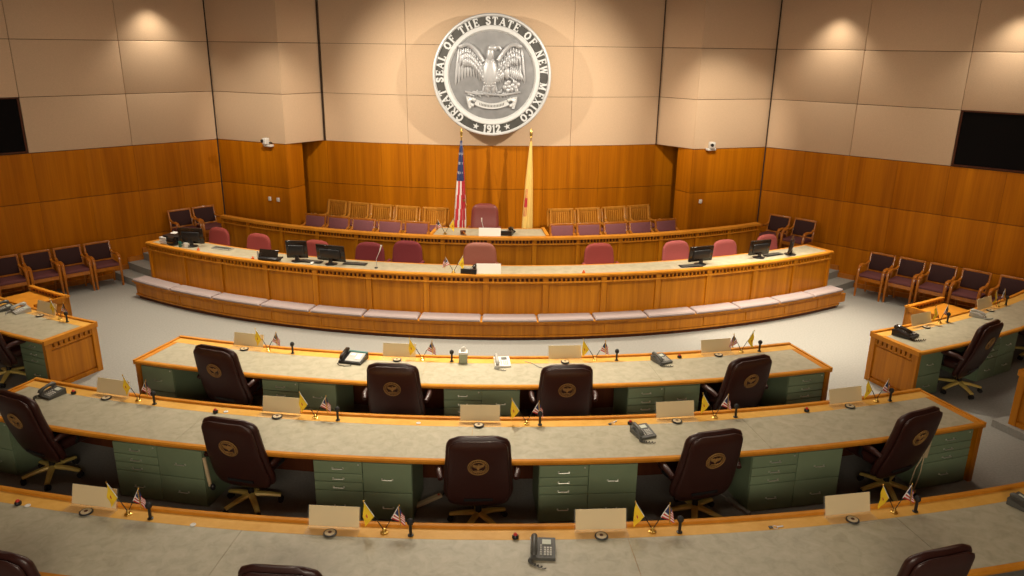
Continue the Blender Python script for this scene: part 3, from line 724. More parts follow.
# ------------------------------------------------------------------ side page desks
def side_desk(a0, a1, label, end):
    t = thing('side_table', label, 'table', P(15.05, (a0+a1)/2, 0), 0, 'small wooden tables before the side desks')
    obj('table_top', MB().m('wood_top').abox(14.80, 15.33, a0, a1, .66, .70), t, world=True)
    fp = MB().m('wood'); fp.abox(14.76, 14.80, a0, a1, 0, .78)
    mb = MB().m('wood_top'); mb.abox(14.75, 14.82, a0-.05, a1+.05, .76, .79, b=.005)
    obj('top_rail', mb, t, world=True)
    mb = MB().m('wood')
    ea = a1 if end > 0 else a0
    mb.abox(14.78, 15.33, min(ea, ea-end*.15), max(ea, ea-end*.15), 0, .79, 1)
    obj('end_panel', mb, t, world=True); mb = MB().m('wood')
    oa = a0 if end > 0 else a1
    mb.abox(14.78, 15.33, min(oa, oa+end*.15), max(oa, oa+end*.15), 0, .70, 1)
    obj('end_panel', mb, t, world=True)
    mb = fp.m('wood_dark_shade'); n = 10
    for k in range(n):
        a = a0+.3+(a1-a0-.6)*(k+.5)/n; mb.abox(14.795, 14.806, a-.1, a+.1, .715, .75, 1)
    obj('front_panel', mb, t, world=True)
    return t
side_desk(-32.2, -28.0, 'low orange-wood table in front of the left aisle desk', 1)
side_desk(28.5, 32.4, 'low orange-wood table in front of the right aisle desk', -1)

# ------------------------------------------------------------------ chairs
def loft_back(mb, H0, H1, W, th, lean, y0, top_r=.16, bot_w=.8, ns=24, T=None, crown=.02, bulge=.03, wmid=.45, tap=.08):
    """upholstered back: sections are superellipses of half width w(z), half thickness t(z)"""
    secs = []; nz = 22
    for i in range(nz+1):
        v = i/nz; z = H0+(H1-H0)*v
        # width profile
        w = W*(bot_w+(1-bot_w)*sin(min(1, v/wmid)*pi/2)) if v < wmid else W*(1-tap*((v-wmid)/(1-wmid)))
        d = (H1-z)
        if d < top_r: w -= (top_r-sqrt(max(0, top_r**2-(top_r-d)**2)))*.95
        db = (z-H0)
        if db < .08: w -= (.08-sqrt(max(0, .08**2-(.08-db)**2)))*.8
        t = th*(1 if .06 < v < .94 else .75 if .02 < v < .98 else .3)
        secs.append((z, max(w, .02), t, y0-lean*v-bulge*sin(pi*v)))
    vs = []; fs = []
    for z, w, t, y in secs:
        for j in range(ns):
            q = 2*pi*j/ns; c, s_ = cos(q), sin(q); e = .42
            x = w*abs(c)**e*(1 if c > 0 else -1); yy = t*abs(s_)**.75*(1 if s_ > 0 else -1)
            vs.append((x, y+yy+crown*(x/W)**2, z))
    for i in range(nz):
        for j in range(ns): a = i*ns+j; b = i*ns+(j+1) % ns; fs.append((a, b, b+ns, a+ns))
    fs.append(tuple(range(ns))[::-1]); fs.append(tuple(range(nz*ns, nz*ns+ns)))
    return mb.add(vs, fs, T)
def cushion_box(mb, c, d, bev): return mb.box(c, d, bev=bev)
def make_high_chair(leather='leather', emblem=True):
    t = thing('executive_chair', 'x', 'chair', (0, 0, 0))
    mb = MB().m(leather); loft_back(mb, .29, 1.18, .362, .052, .24, -.03, top_r=.12, bot_w=.86, wmid=.22, tap=.13)
    obj('backrest', mb, t, smooth=60)
    mb = MB().m(leather); loft_back(mb, .275, 1.155, .332, .03, .25, -.083, top_r=.10, bot_w=.86, wmid=.22, tap=.13)
    sh = obj('back_shell', mb, t, smooth=60)
    if emblem:
        # gold ring emblem laid on the tilted shell (radius .085 at z=.80)
        zc = .858; v = (zc-.275)/(1.155-.275); yc = -.083-.25*v-.03*sin(pi*v)-.0325
        sl = atan2(-.25/(.83), 1)
        E_ = Matrix.Translation((0, yc, zc)) @ Matrix.Rotation(-sl*.95, 4, 'X') @ Matrix.Rotation(radians(90), 4, 'X') @ Matrix.Scale(1.28, 4)
        mb = MB().m('emblem')
        def ring(r0, r1):
            n = 40; vs = []; fs = []
            for z in (-.002, .005):
                for r in (r0, r1):
                    for j in range(n): q = 2*pi*j/n; vs.append((r*cos(q), r*sin(q), z))
            for j in range(n):
                k = (j+1) % n
                fs += [(2*n+j, 3*n+j, 3*n+k, 2*n+k), (j, 2*n+j, 2*n+k, k), (n+j, n+k, 3*n+k, 3*n+j), (j, k, n+k, n+j)]
            mb.add(vs, fs, E_)
        ring(.078, .083); ring(.055, .058)
        for j in range(28):
            q = 2*pi*j/28; mb.box((.068*cos(q), .068*sin(q), .002), (.010, .006, .006), T=E_, rz=q)
        for f in (-1, 1):
            for i in range(5): mb.ball((f*(.010+i*.0075), .006+.003*i, .002), (.0042, .026-.002*i, .004), 6, T=E_)
        mb.ball((0, -.004, .002), (.010, .030, .004), 8, T=E_); mb.ball((.004, .03, .002), (.008, .006, .004), 6, T=E_); mb.tube([(-.03, -.036, .003), (0, -.041, .003), (.03, -.034, .003)], .004, 6, T=E_)
        obj('emblem', mb, sh)
    mb = MB().m(leather); mb.box((0, .17, .455), (.54, .50, .11), bev=.045)
    obj('seat', mb, t, smooth=60)
    for s in (-1, 1):
        mb = MB().m(leather)
        mb.tube([(s*.385, -.16, .64), (s*.405, -.08, .675), (s*.40, .10, .675), (s*.38, .22, .66), (s*.36, .25, .63)], [.028, .034, .036, .034, .02], 10)
        mb.m('black'); mb.tube([(s*.345, .12, .65), (s*.34, .14, .52), (s*.24, .16, .42)], [.02, .018, .018], 8)
        obj('armrest', mb, t, smooth=60)
    mb = MB().m('black'); mb.lathe([(.032, .10), (.032, .24), (.022, .24), (.022, .36), (.09, .39), (.12, .41)], 14, T=Matrix.Translation((0, .0, 0)))
    mb.box((0, .06, .395), (.3, .46, .03))
    obj('gas_column', mb, t)
    for k in range(5):
        q = radians(90+72*k+7)
        mb = MB().m('brass_arm'); cx, cy = 0, .0
        mb.tube([(cx+.03*cos(q), cy+.03*sin(q), .135), (cx+.16*cos(q), cy+.16*sin(q), .118), (cx+.31*cos(q), cy+.31*sin(q), .085)], [.034, .030, .024], 8, flat=(1.15, .8))
        lg = obj('leg', mb, t)
        mb = MB().m('rubber'); x, y = cx+.305*cos(q), cy+.305*sin(q)
        for o_ in (-.018, .018): mb.tube([(x+sin(q)*(o_-.011), y-cos(q)*(o_-.011), .031), (x+sin(q)*(o_+.011), y-cos(q)*(o_+.011), .031)], .03, 12)
        mb.box((x, y, .062), (.03, .03, .03), rz=q)
        obj('caster', mb, lg)
    return t
hc = Proto(make_high_chair())
names1 = ['leftmost of the four at the first middle desk', 'second from left at the first middle desk', 'third from left at the first middle desk', 'rightmost of the four at the first middle desk']
GH = 'oxblood leather legislator chairs'
for i, (r, a, tw) in enumerate(((16.20, -11.5, -7), (16.36, -3.4, 0), (16.34, 3.9, 1), (16.33, 11.9, 10))):
    hc.put(P(r, a), radians(a+tw), 'oxblood leather chair with gold emblem, '+names1[i], GH)
names2 = ['leftmost of five at the second desk row', 'second from left at the second desk row', 'centre one at the second desk row', 'fourth from left at the second desk row', 'rightmost of five at the second desk row']
for i, (r, a, tw) in enumerate(((17.97, -15.65, -9), (17.97, -7.6, -6), (18.11, .4, 2), (18.10, 7.8, 8), (18.05, 15.3, 10))):
    hc.put(P(r, a), radians(a+tw), 'oxblood leather chair, '+names2[i], GH)
names3 = ['dark leather chair top cut off by the left bottom corner of the frame', 'dark leather chair top at the bottom edge, between the left and middle name cards', 'dark leather chair top at the bottom edge toward the right corner']
for i, (r, a, tw) in enumerate(((20.25, -9.6, -4), (20.14, -3.5, 0), (20.15, 10.7, 6))):
    hc.put(P(r, a), radians(a+tw), names3[i], GH)
hc.put(P(16.25, -25.6), radians(-25.6-4), 'dark leather chair at the left aisle desk, cut by the left edge', GH)
hc.put(P(16.26, 26.1), radians(26.1+9), 'dark leather chair at the right aisle desk, in front of green pedestals', GH)
hc.put(P(16.1, 34.6), radians(34.6), 'dark leather chair at the far right edge with only its brass base showing', GH)

def make_armchair(pad, seat, wood_, slat=False):
    t = thing('slat_back_armchair' if slat else 'wooden_armchair', 'x', 'chair')
    W = .245; az = -.10 if slat else 0
    for s in (-1, 1):
        # rear leg runs up into the back post
        obj('leg', MB().m(wood_).tube([(s*.225, -.22, 0), (s*.235, -.20, .25), (s*.24, -.20, .45), (s*.235, -.25, .66), (s*.235, -.29, .83)], [.021, .025, .028, .025, .022], 8), t)
        obj('leg', MB().m(wood_).tube([(s*W, .25, 0), (s*W, .24, .3), (s*W, .225, .56), (s*W, .20, .615)], [.02, .026, .032, .03], 8), t)
        obj('armrest', MB().m(wood_).tube([(s*W, .215, .60+az*.4), (s*W, .16, .635+az), (s*.248, .06, .645+az), (s*.245, -.06, .625+az), (s*.24, -.16, .63+az), (s*.235, -.225, .665+az)], [.028, .033, .032, .028, .024, .02], 8, flat=(1.2, .85)), t)
    mb = MB().m(wood_)
    mb.box((0, .22, .385), (.50, .028, .07)); mb.box((0, -.195, .385), (.46, .028, .07))
    for s in (-1, 1): mb.box((s*.245, .015, .385), (.028, .42, .07))
    obj('seat_rail', mb, t)
    obj('seat', MB().m(seat).box((0, .015, .44), (.49, .44, .07), bev=.028), t, smooth=60)
    L = Matrix.Translation((0, -.245, .62 if slat else .65)) @ Matrix.Rotation(radians(14), 4, 'X') @ Matrix.Diagonal((1.2 if slat else 1, 1, 1.02 if slat else 1, 1))
    if slat:
        mb = MB().m(wood_)
        top = [(-.24+.48*k/10, -.04-.0-.05*(1-((k-5)/5)**2)*.6, .195) for k in range(11)]
        mb.tube([(L @ Vector(p)) for p in top], .024, 8, flat=(1, 1.7)); [mb.tube([L @ Vector((q_*.24, -.04, -.15)), L @ Vector((q_*.245, -.04, .19))], .022, 8) for q_ in (-1, 1)]; mb.tube([(L @ Vector((x, y, -.15))) for x, y, z in top], .018, 8)
        obj('back_frame', mb, t)
        for k in range(11):
            x = -.20+.04*k; y = -.04-.03*(1-(x/.24)**2)
            obj('slat', MB().m(wood_).box((x, y, .02), (.026, .014, .34), T=L), t)
    else:
        mb = MB().m(wood_)
        mb.box((0, 0, .195), (.51, .04, .045), T=L, bev=.01)
        for s in (-1, 1): mb.box((s*.237, 0, .01), (.04, .036, .38), T=L, bev=.008)
        mb.box((0, 0, -.165), (.46, .03, .03), T=L)
        obj('back_frame', mb, t)
        obj('back_pad', MB().m(pad).box((0, .006, .012), (.445, .046, .33), T=L, bev=.02), t, smooth=60)
    return t
ac = Proto(make_armchair('burgundy', 'burgundy_seat', 'wood_chair'))
G1 = 'burgundy wooden armchairs along the left wall'; G2 = 'burgundy wooden armchairs along the right wall'
rzL = radians(-45.1)+0  # facing away from the left wall: +Y local -> (cos, -sin)
rzL = atan2(-cos(LA), -0.0) if False else radians(-134.9)
for i, s in enumerate((2.90, 3.46, 4.02, 4.58)):
    c = alongL(s, .44); ac.put((c[0], c[1], 0), rzL, 'burgundy armchair on the floor by the left wall, %s of four' % pos(3-i, 4), G1)
for i, s in enumerate((.60, 1.14)):
    c = alongL(s, .44); ac.put((c[0], c[1], .45), rzL, ('burgundy wooden armchair on the left platform, nearer the corner' if i == 0 else 'burgundy wooden armchair on the left platform, nearer the steps'), G1)
rzR = radians(133.1)
for i, s in enumerate((2.88, 3.45, 4.02, 4.60, 5.24)):
    c = alongR(s, .44); ac.put((c[0], c[1], 0), rzR, 'burgundy armchair on the floor by the right wall, %s of five' % pos(i, 5), G2)
for i, s in enumerate((.60, 1.18)):
    c = alongR(s, .44); ac.put((c[0], c[1], .45), rzR, ('burgundy wooden armchair on the right platform, nearer the corner' if i == 0 else 'burgundy wooden armchair on the right platform, nearer the steps'), G2)
mv = Proto(make_armchair('mauve', 'mauve', 'wood_chair'))
for i, a in enumerate((-21.0, -17.9, -14.7, -11.5, -8.3)):
    mv.put(P(10.47, a, .60), radians(a+180), 'mauve padded armchair behind the upper rail, left group, %s of five' % pos(i, 5), 'mauve armchairs on the upper dais')
for i, a in enumerate((8.1, 11.2, 14.4, 17.5, 20.8)):
    mv.put(P(10.48, a, .60), radians(a+180), 'mauve padded armchair behind the upper rail, right group, %s of five' % pos(i, 5), 'mauve armchairs on the upper dais')
sl = Proto(make_armchair('mauve', 'mauve', 'wood_slat', True))
for i, a in enumerate((-24.1, -20.3, -16.6, -12.6, -8.3)):
    sl.put(P(8.98, a, .60), radians(a+180), 'oak slat-back chair by the back wall, left group, %s of five' % pos(i, 5), 'slat-back chairs by the back wall')
for i, a in enumerate((10.0, 14.1, 18.3, 22.4)):
    sl.put(P(8.96, a, .60), radians(a+180), 'oak slat-back chair by the back wall, right group, %s of four' % pos(i, 4), 'slat-back chairs by the back wall')

def make_task(cloth, w=.305):
    t = thing('task_chair', 'x', 'chair')
    mb = MB().m(cloth); loft_back(mb, .42, .965, w, .045, .06, -.18, top_r=.17, bot_w=.98, crown=.02, bulge=.01, tap=.10, wmid=.3)
    obj('backrest', mb, t, smooth=60)
    obj('seat', MB().m(cloth).box((0, .05, .47), (.50, .46, .09), bev=.04), t, smooth=60)
    obj('back_support', MB().m('black').tube([(0, -.10, .40), (0, -.26, .42), (0, -.27, .62)], .02, 8), t)
    for s in (-1, 1):
        mb = MB().m(cloth); mb.box((s*.33, -.0, .60), (.06, .26, .045), bev=.018); mb.m('black'); mb.tube([(s*.325, .02, .58), (s*.30, .02, .48), (s*.2, .02, .43)], .014, 6)
        obj('armrest', mb, t)
    obj('gas_column', MB().m('black').lathe([(.03, .08), (.03, .2), (.02, .2), (.02, .38), (.12, .42)], 12), t)
    for k in range(5):
        q = radians(90+72*k); lg = obj('leg', MB().m('black').tube([(0, 0, .10), (.28*cos(q), .28*sin(q), .07)], [.022, .015], 8), t)
        obj('caster', MB().m('rubber').ball((.275*cos(q), .275*sin(q), .03), (.028, .028, .03), 8), lg)
    return t
t_red = Proto(make_task('red_cloth')); t_pink = Proto(make_task('pink_cloth')); t_lea = Proto(make_task('leather_pink', .33))
M['maroon_cloth'] = plain('maroon_task_cloth', (.20, .025, .03), .85, noise=.08, nscale=80)
t_mar = Proto(make_task('maroon_cloth'))
for r, a, pr, lab in ((11.66, -28.7, t_red, 'red cloth chair behind the left end of the front dais'), (11.66, -23.4, t_red, 'red cloth chair behind the black folded device on the front dais'),
                      (11.66, -16.7, t_red, 'red cloth chair behind the two black monitors of the front dais'), (11.52, -11.5, t_mar, 'maroon cloth chair behind the silver gooseneck microphone'),
                      (11.24, -8.15, t_mar, 'maroon cloth chair next to the pinkish leather one in the middle'), (11.2, -0.9, t_lea, 'dusty pink leather chair in the middle of the front dais'),
                      (11.32, 10.95, t_red, 'red cloth chair standing alone right of the middle of the front dais'), (11.45, 18.9, t_pink, 'pinkish red chair half behind the first monitor on the right'),
                      (11.68, 23.8, t_pink, 'pinkish red chair between the first two monitors on the right'), (11.68, 29.3, t_pink, 'pinkish red chair behind the two monitors near the right end of the dais')):
    pr.put(P(r, a, .30), radians(a+180), lab, 'low task chairs behind the front dais')
# speaker chair
def speaker_chair():
    t = thing('executive_chair', 'large plum leather high-back chair between the two tall flags', 'chair', P(9.75, -.8, .60), radians(180-.8))
    mb = MB().m('leather_plum'); loft_back(mb, .45, 1.12, .29, .06, .12, -.17, top_r=.16, bot_w=.9); obj('backrest', mb, t, smooth=60)
    obj('seat', MB().m('leather_plum').box((0, .1, .46), (.54, .5, .12), bev=.05), t, smooth=60)
    for s in (-1, 1): obj('armrest', MB().m('leather_plum').tube([(s*.31, -.12, .66), (s*.32, .1, .67), (s*.31, .28, .64)], .03, 8), t, smooth=60)
    obj('gas_column', MB().m('black').lathe([(.03, .08), (.03, .38), (.12, .41)], 12), t)
    for k in range(5):
        q = radians(90+72*k); obj('leg', MB().m('brass_arm').tube([(0, 0, .10), (.3*cos(q), .3*sin(q), .04)], [.025, .018], 8), t)
speaker_chair()

# ------------------------------------------------------------------ desk-top things
def make_card():
    t = thing('name_card_stand', 'x', 'name card')
    obj('card', MB().m('card').box((0, 0, .108), (.45, .006, .18), T=Matrix.Rotation(radians(-16), 4, 'X')), t)
    mb = MB().m('glass'); mb.box((0, .006, .10), (.475, .003, .20), T=Matrix.Rotation(radians(-16), 4, 'X')); mb.box((0, -.065, .003), (.475, .15, .004))
    obj('acrylic_holder', mb, t)
    mb = MB().m('black'); mb.lathe([(.058, .006), (.060, .010), (.058, .016), (.046, .017)], 28, T=Matrix.Translation((-.01, -.085, 0)))
    mb.m('cream_pl'); mb.lathe([(.046, .010), (.046, .019), (.02, .021)], 28, T=Matrix.Translation((-.01, -.085, 0)))
    mb.m('wood_dark_shade'); mb.lathe([(.018, .015), (.016, .024), (.005, .025)], 16, T=Matrix.Translation((-.01, -.085, 0)))
    obj('medallion', mb, t)
    return t
def cloth(mb, c00, c10, c01, c11, key, sy, nu=9, nv=9):
    """thin draped cloth between four corners: hoist c00->c10, fly c01->c11 (x, z pairs)"""
    vs = []
    for j in range(nv+1):
        for i in range(nu+1):
            u, v = i/nu, j/nv
            x = (c00[0]*(1-v)+c10[0]*v)*(1-u)+(c01[0]*(1-v)+c11[0]*v)*u
            z = (c00[1]*(1-v)+c10[1]*v)*(1-u)+(c01[1]*(1-v)+c11[1]*v)*u
            vs.append((x, .012*sin(u*6+v*4+sy)*u, z))
    N = len(vs); vs += [(x, y+.0018, z) for x, y, z in vs]; o0 = len(mb.v); mb.v += vs
    for j in range(nv):
        for i in range(nu):
            a = j*(nu+1)+i; q = (a, a+1, a+nu+2, a+nu+1); k = key
            if key == 'us': k = 'flag_blue' if (i < nu*.45 and j < nv*.5) else ('flag_red' if j % 2 == 0 else 'flag_white')
            elif (i == 4 and 4 <= j <= 5): k = 'flag_red'
            mb.m(k)
            for f in (q, tuple(x+N for x in q[::-1])): mb.f.append(tuple(x+o0 for x in f)); mb.mi.append(mb.cur)
def make_flags(swap):
    t = thing('desk_flag_stand', 'x', 'desk flags')
    obj('base', MB().m('brass').lathe([(.036, 0), (.036, .007), (.022, .014), (.016, .034), (.006, .040)], 16), t)
    for s in (-1, 1):
        yel = (s < 0) != swap
        top = (s*(.165 if yel else .135), .300 if yel else .270)
        mid = (top[0]*.5, .02+(top[1]-.02)*.5)
        mb = MB().m('black'); mb.tube([(s*.006, 0, .03), (mid[0], 0, mid[1])], .0042, 6)
        mb.m('silver_light' if yel else 'flag_white'); mb.tube([(mid[0], 0, mid[1]), (top[0], 0, top[1])], .0036, 6)
        mb.m('brass'); mb.ball((top[0]*1.03, 0, top[1]+.008), (.007, .007, .014), 8)
        st = obj('flag_pole', mb, t); mb = MB()
        if yel: cloth(mb, top, mid, (top[0]+s*.017, top[1]-.135), (top[0]+s*.004, top[1]-.255), 'yellow', s)
        else:
            cloth(mb, top, mid, (top[0]+s*.045, top[1]-.10), (top[0]+s*.055, top[1]-.19), 'us', s)
            mb.m('brass'); mb.tube([(top[0], -.008, top[1]-.01), (top[0]+s*.014, -.012, top[1]-.19)], .006, 5)
        obj('small_flag', mb, st, smooth=80)
    return t
def make_mic():
    t = thing('desk_microphone', 'x', 'microphone')
    obj('base', MB().m('black').lathe([(.026, 0), (.026, .007), (.015, .012)], 14), t)
    obj('stem', MB().m('black').lathe([(.014, .006), (.014, .105), (.017, .112)], 10), t)
    obj('head', MB().m('rubber').ball((0, 0, .135), (.030, .030, .034), 12), t)
    return t
cardP, flagP, flagS, micP = Proto(make_card()), Proto(make_flags(False)), Proto(make_flags(True)), Proto(make_mic())
ROWS = {
 'the nearest desk row': (19.24, [(-10.0, -8.9, -8.2), (-3.25, -1.9, -1.2), (3.75, 5.1, 5.8), (10.65, 12.0, 12.6)]),
 'the second desk row': (17.18, [(-14.6, -13.3, -12.5), (-7.3, -5.9, -5.0), (.35, 2.1, 2.6), (7.85, 9.4, 10.2), (15.15, 16.5, 17.1)]),
 'the first middle desk row': (15.38, [(-12.1, -10.9, -9.5), (-4.0, -2.8, -1.3), (4.4, 5.9, 7.0), (12.45, 13.8, 14.8)]),
}
for rn, (r0, ls) in ROWS.items():
    n = len(ls)
    for i, (ac_, af, am) in enumerate(ls):
        w = {4: 'of four', 5: 'of five'}[n]
        o = cardP.put(P(r0+.10, ac_, .762), radians(ac_), 'blank cream name card on %s, %s %s' % (rn, pos(i, n), w), 'name cards on the desks')
        (flagS if (r0 < 16 and i == 3) else flagP).put(P(r0+.13, af, .762), radians(af), 'crossed yellow and striped flags on %s, %s %s' % (rn, pos(i, n), w), 'small desk flags')
        micP.put(P(r0+.16, am, .762), radians(am), 'short black microphone on %s, %s %s' % (rn, pos(i, n), w), 'short desk microphones')
for ac_, af, am, w in ((-26.1, -24.7, -23.9, 'left aisle desk'), (26.3, 27.7, 28.2, 'right aisle desk, nearer its end'), (32.6, 33.9, 34.6, 'right aisle desk, by the frame edge')):
    cardP.put(P(15.48, ac_, .762), radians(ac_), 'blank cream name card on the '+w, 'name cards on the desks')
    (flagP).put(P(15.51, af, .762), radians(af), 'crossed yellow and striped flags on the '+w, 'small desk flags')
    micP.put(P(15.55, am, .762), radians(am), 'short black microphone on the '+w, 'short desk microphones')

def make_phone(body, hand, keys='key', scr='screen'):
    t = thing('telephone', 'x', 'telephone')
    # wedge: low in front (-Y), high at back
    vs = [(-.10, -.11, 0), (.11, -.11, 0), (.11, .11, 0), (-.10, .11, 0), (-.10, -.11, .025), (.11, -.11, .025), (.11, .11, .07), (-.10, .11, .07)]
    mb = MB().m(body); mb.add(vs, [(0, 3, 2, 1), (4, 5, 6, 7), (0, 1, 5, 4), (1, 2, 6, 5), (2, 3, 7, 6), (3, 0, 4, 7)])
    obj('body', mb, t)
    tl = Matrix.Translation((0, 0, .0475)) @ Matrix.Rotation(atan2(.045, .22), 4, 'X')
    mb = MB().m(hand); mb.tube([tl @ Vector((-.07, y, z)) for y, z in ((-.105, .025), (-.085, .04), (-.03, .052), (.03, .052), (.085, .04), (.105, .025))], [.02, .028, .02, .02, .028, .02], 10)
    obj('handset', mb, t, smooth=60)
    mb = MB().m(keys)
    for i in range(3):
        for j in range(4): mb.box((.022+i*.024, -.075+j*.024, .004), (.016, .013, .008), T=tl)
    for j in range(5): mb.box((-.012, -.075+j*.024, .004), (.012, .010, .008), T=tl)
    obj('keypad', mb, t)
    obj('display', MB().m(scr).box((.035, .06, .003), (.075, .05, .008), T=tl), t)
    mb = MB().m(hand); pts = []
    for k in range(60):
        u = k/59; x = -.09-.03*sin(u*pi); y = -.10-.12*u; q = u*2*pi*9
        pts.append((x+.11*u*u+.012*cos(q), y, .014+.010*sin(q)))
    mb.tube(pts, .0048, 5); obj('cord', mb, t)
    return t
ph_grey = Proto(make_phone('gunmetal', 'gunmetal')); ph_blk = Proto(make_phone('black', 'black_gloss', 'key', 'lightgrey')); ph_wht = Proto(make_phone('white_pl', 'lightgrey', 'key', 'gunmetal'))
ph_lg = Proto(make_phone('lightgrey', 'lightgrey', 'white_pl', 'screen'))
GP = 'telephones on the desks'
Z = .762
ph_grey.put(P(19.62, 2.15, Z), radians(2-4), 'dark grey telephone with curly cord on the nearest desk row, in the middle', GP)
ph_grey.put(P(19.56, 15.75, Z), radians(32), 'dark telephone at the right edge of the nearest desk row', GP)
ph_grey.put(P(17.62, 6.25, Z), radians(22), 'dark grey telephone on the second desk row, right of the middle', GP)
ph_grey.put(P(17.48, -16.9, Z), radians(-25), 'dark grey telephone on the left end of the second desk row', GP)
ph_grey.put(P(15.64, 9.2, Z), radians(28), 'dark grey telephone on the first middle desk, right of centre', GP)
ph_wht.put(P(15.62, 1.2, Z), radians(8), 'small white telephone in the centre of the first middle desk', GP)
ph_blk.put(P(15.68, 24.0, Z), radians(38), 'black telephone on the corner of the right aisle desk', GP).scale = (1.3, 1.3, 1.3)
ph_lg.put(P(15.60, 30.9, Z), radians(52), 'light grey telephone on the right aisle desk', GP)
ph_grey.put(P(15.66, -29.0, Z), radians(-40), 'grey telephone at the left edge of the left aisle desk', GP)
ph_lg.put(P(15.58, -27.8, Z), radians(-42), 'narrow light grey telephone next to the left name card', GP)
# big console phone
t = thing('console_telephone', 'large black and white console telephone on the first middle desk, left of its centre', 'telephone', P(15.64, -6.2, Z), radians(-14))
vs = [(-.15, -.13, 0), (.17, -.13, 0), (.17, .13, 0), (-.15, .13, 0), (-.15, -.13, .03), (.17, -.13, .03), (.17, .13, .085), (-.15, .13, .085)]
obj('body', MB().m('black').add(vs, [(0, 3, 2, 1), (4, 5, 6, 7), (0, 1, 5, 4), (1, 2, 6, 5), (2, 3, 7, 6), (3, 0, 4, 7)]), t)
tl = Matrix.Translation((0, 0, .059)) @ Matrix.Rotation(atan2(.055, .26), 4, 'X')
obj('faceplate', MB().m('lightgrey').box((.045, -.015, .004), (.215, .20, .008), T=tl), t)
mb = MB().m('white_pl'); mb.box((.0, .03, .010), (.06, .05, .006), T=tl); mb.box((.09, -.005, .010), (.07, .12, .006), T=tl)
obj('paper_labels', mb, t)
obj('display', MB().m('teal').box((.035, .112, .006), (.26, .03, .012), T=tl), t)
obj('handset', MB().m('black_gloss').tube([tl @ Vector((-.115, y, z)) for y, z in ((-.12, .03), (-.09, .045), (0, .055), (.09, .045), (.12, .03))], [.024, .03, .022, .03, .024], 10), t, smooth=60)
obj('cord', MB().m('black').tube([(-.14, -.11, .012), (-.15, -.16, .006), (-.10, -.21, .006), (-.02, -.22, .006), (.06, -.18, .006), (.03, -.14, .01)], .005, 6), t)

# red-topped buttons
def make_button():
    t = thing('desk_button', 'x', 'button'); obj('base', MB().m('black').lathe([(.028, 0), (.030, .004), (.030, .022), (.022, .032)], 18), t)
    obj('cap', MB().m('red').lathe([(.018, .03), (.018, .04), (.010, .05), (.002, .052)], 14), t); return t
bt = Proto(make_button())
for r, a, l in ((19.42, 1.5, 'next to the middle telephone on the nearest row'), (19.44, -12.1, 'at the left of the nearest desk row'), (17.37, 6.0, 'above the telephone on the second row'), (17.38, -9.8, 'left of the second chair of the second row'),
                (17.37, -16.2, 'beside the telephone at the left of the second row'), (17.35, 13.2, 'left of the rightmost card of the second row'), (15.53, 1.25, 'behind the white telephone on the first row'), (15.55, 10.3, 'right of the grey telephone on the first row')):
    bt.put(P(r, a, Z), 0, 'black button with red cap, '+l, 'red-capped desk buttons')
# small odds and ends
t = thing('tissue_box', 'white and sage tissue box on the first middle desk, right of a microphone', 'tissue box', P(15.56, -.72, Z), radians(3))
obj('box_body', MB().m('green_box').box((0, 0, .07), (.115, .115, .14), bev=.006), t); obj('box_top', MB().m('white_pl').box((0, 0, .145), (.117, .117, .03), bev=.004), t)
obj('tissue', MB().m('white_pl').ball((0, 0, .18), (.035, .02, .05), 10, R=Matrix.Rotation(.3, 4, 'Y')), t)
def small_key(r, a, label, key, rz=0.):
    t = thing('key_ring', label, 'keys', P(r, a, Z), rz, 'metal keys on the desks')
    mb = MB().m(key); pts = [(.022*cos(2*pi*k/14), .022*sin(2*pi*k/14), .004) for k in range(15)]; mb.tube(pts, .0028, 6); obj('ring', mb, t)
    obj('key_blade', MB().m(key).box((.05, .004, .004), (.06, .014, .005)), t); obj('fob', MB().m('gunmetal').box((-.04, .006, .006), (.035, .03, .01), bev=.003), t)
small_key(19.42, 8.4, 'silver keys on the nearest desk row, between the right cards', 'silver_light', .2)
small_key(17.34, 5.35, 'silver keys on the second desk row, left of a red-capped button', 'silver_light', .8)
def coin(r, a, label):
    o = obj('cable_grommet', MB().m('white_pl').lathe([(.026, 0), (.026, .005), (.018, .008), (.016, .004), (.003, .004)], 18), loc=P(r, a, Z)); tag(o, label, 'grommet', 'small white discs on the desks')
coin(19.43, 1.95, 'small white ring on the nearest desk row, touching the red-capped button'); coin(17.34, -9.45, 'small white disc on the second row, beside the second chair'); coin(17.33, -1.95, 'small white disc on the second row, left of the middle card')
coin(19.44, -11.8, 'small white disc at the left of the nearest row'); coin(19.43, -6.95, 'small white disc on the nearest row, left of the second card')
o = obj('cable', MB().m('lightgrey').tube([P(15.53, 2.35, .768), P(15.58, 2.7, .766), P(15.72, 3.0, .766), P(15.80, 3.5, .766)], .004, 6), world=True, loc=P(15.6, 2.7, Z)); tag(o, 'thin pale cable on the first middle desk, right of the white telephone', 'cable')
t = thing('power_strip', 'grey power strip with red light under the second row, left of its middle chair', 'power strip', P(17.80, -1.45, .0), radians(33))
obj('housing', MB().m('cream_pl').box((0, 0, .06), (.36, .05, .035), T=Matrix.Rotation(radians(-6), 4, 'Y')), t); obj('switch', MB().m('lamp' if False else 'red').box((.14, -.0, .095), (.02, .02, .012)), t)
obj('cord', MB().m('black').tube([(.17, 0, .05), (.25, .02, .1), (.32, .10, .2)], .006, 6), t)
t = thing('power_strip', 'white power strip on the floor right of the fourth second-row chair', 'power strip', P(18.0, 9.55, 0), radians(-62))
obj('housing', MB().m('lightgrey').box((0, 0, .02), (.34, .05, .035)), t); obj('cord', MB().m('lightgrey').tube([(-.17, 0, .02), (-.3, -.06, .06), (-.42, -.02, .16)], .006, 6), t)
t = thing('headset', 'pale strap and looped cord hanging at the right end of the second row', 'headset', P(18.19, 16.2, .0), radians(16))
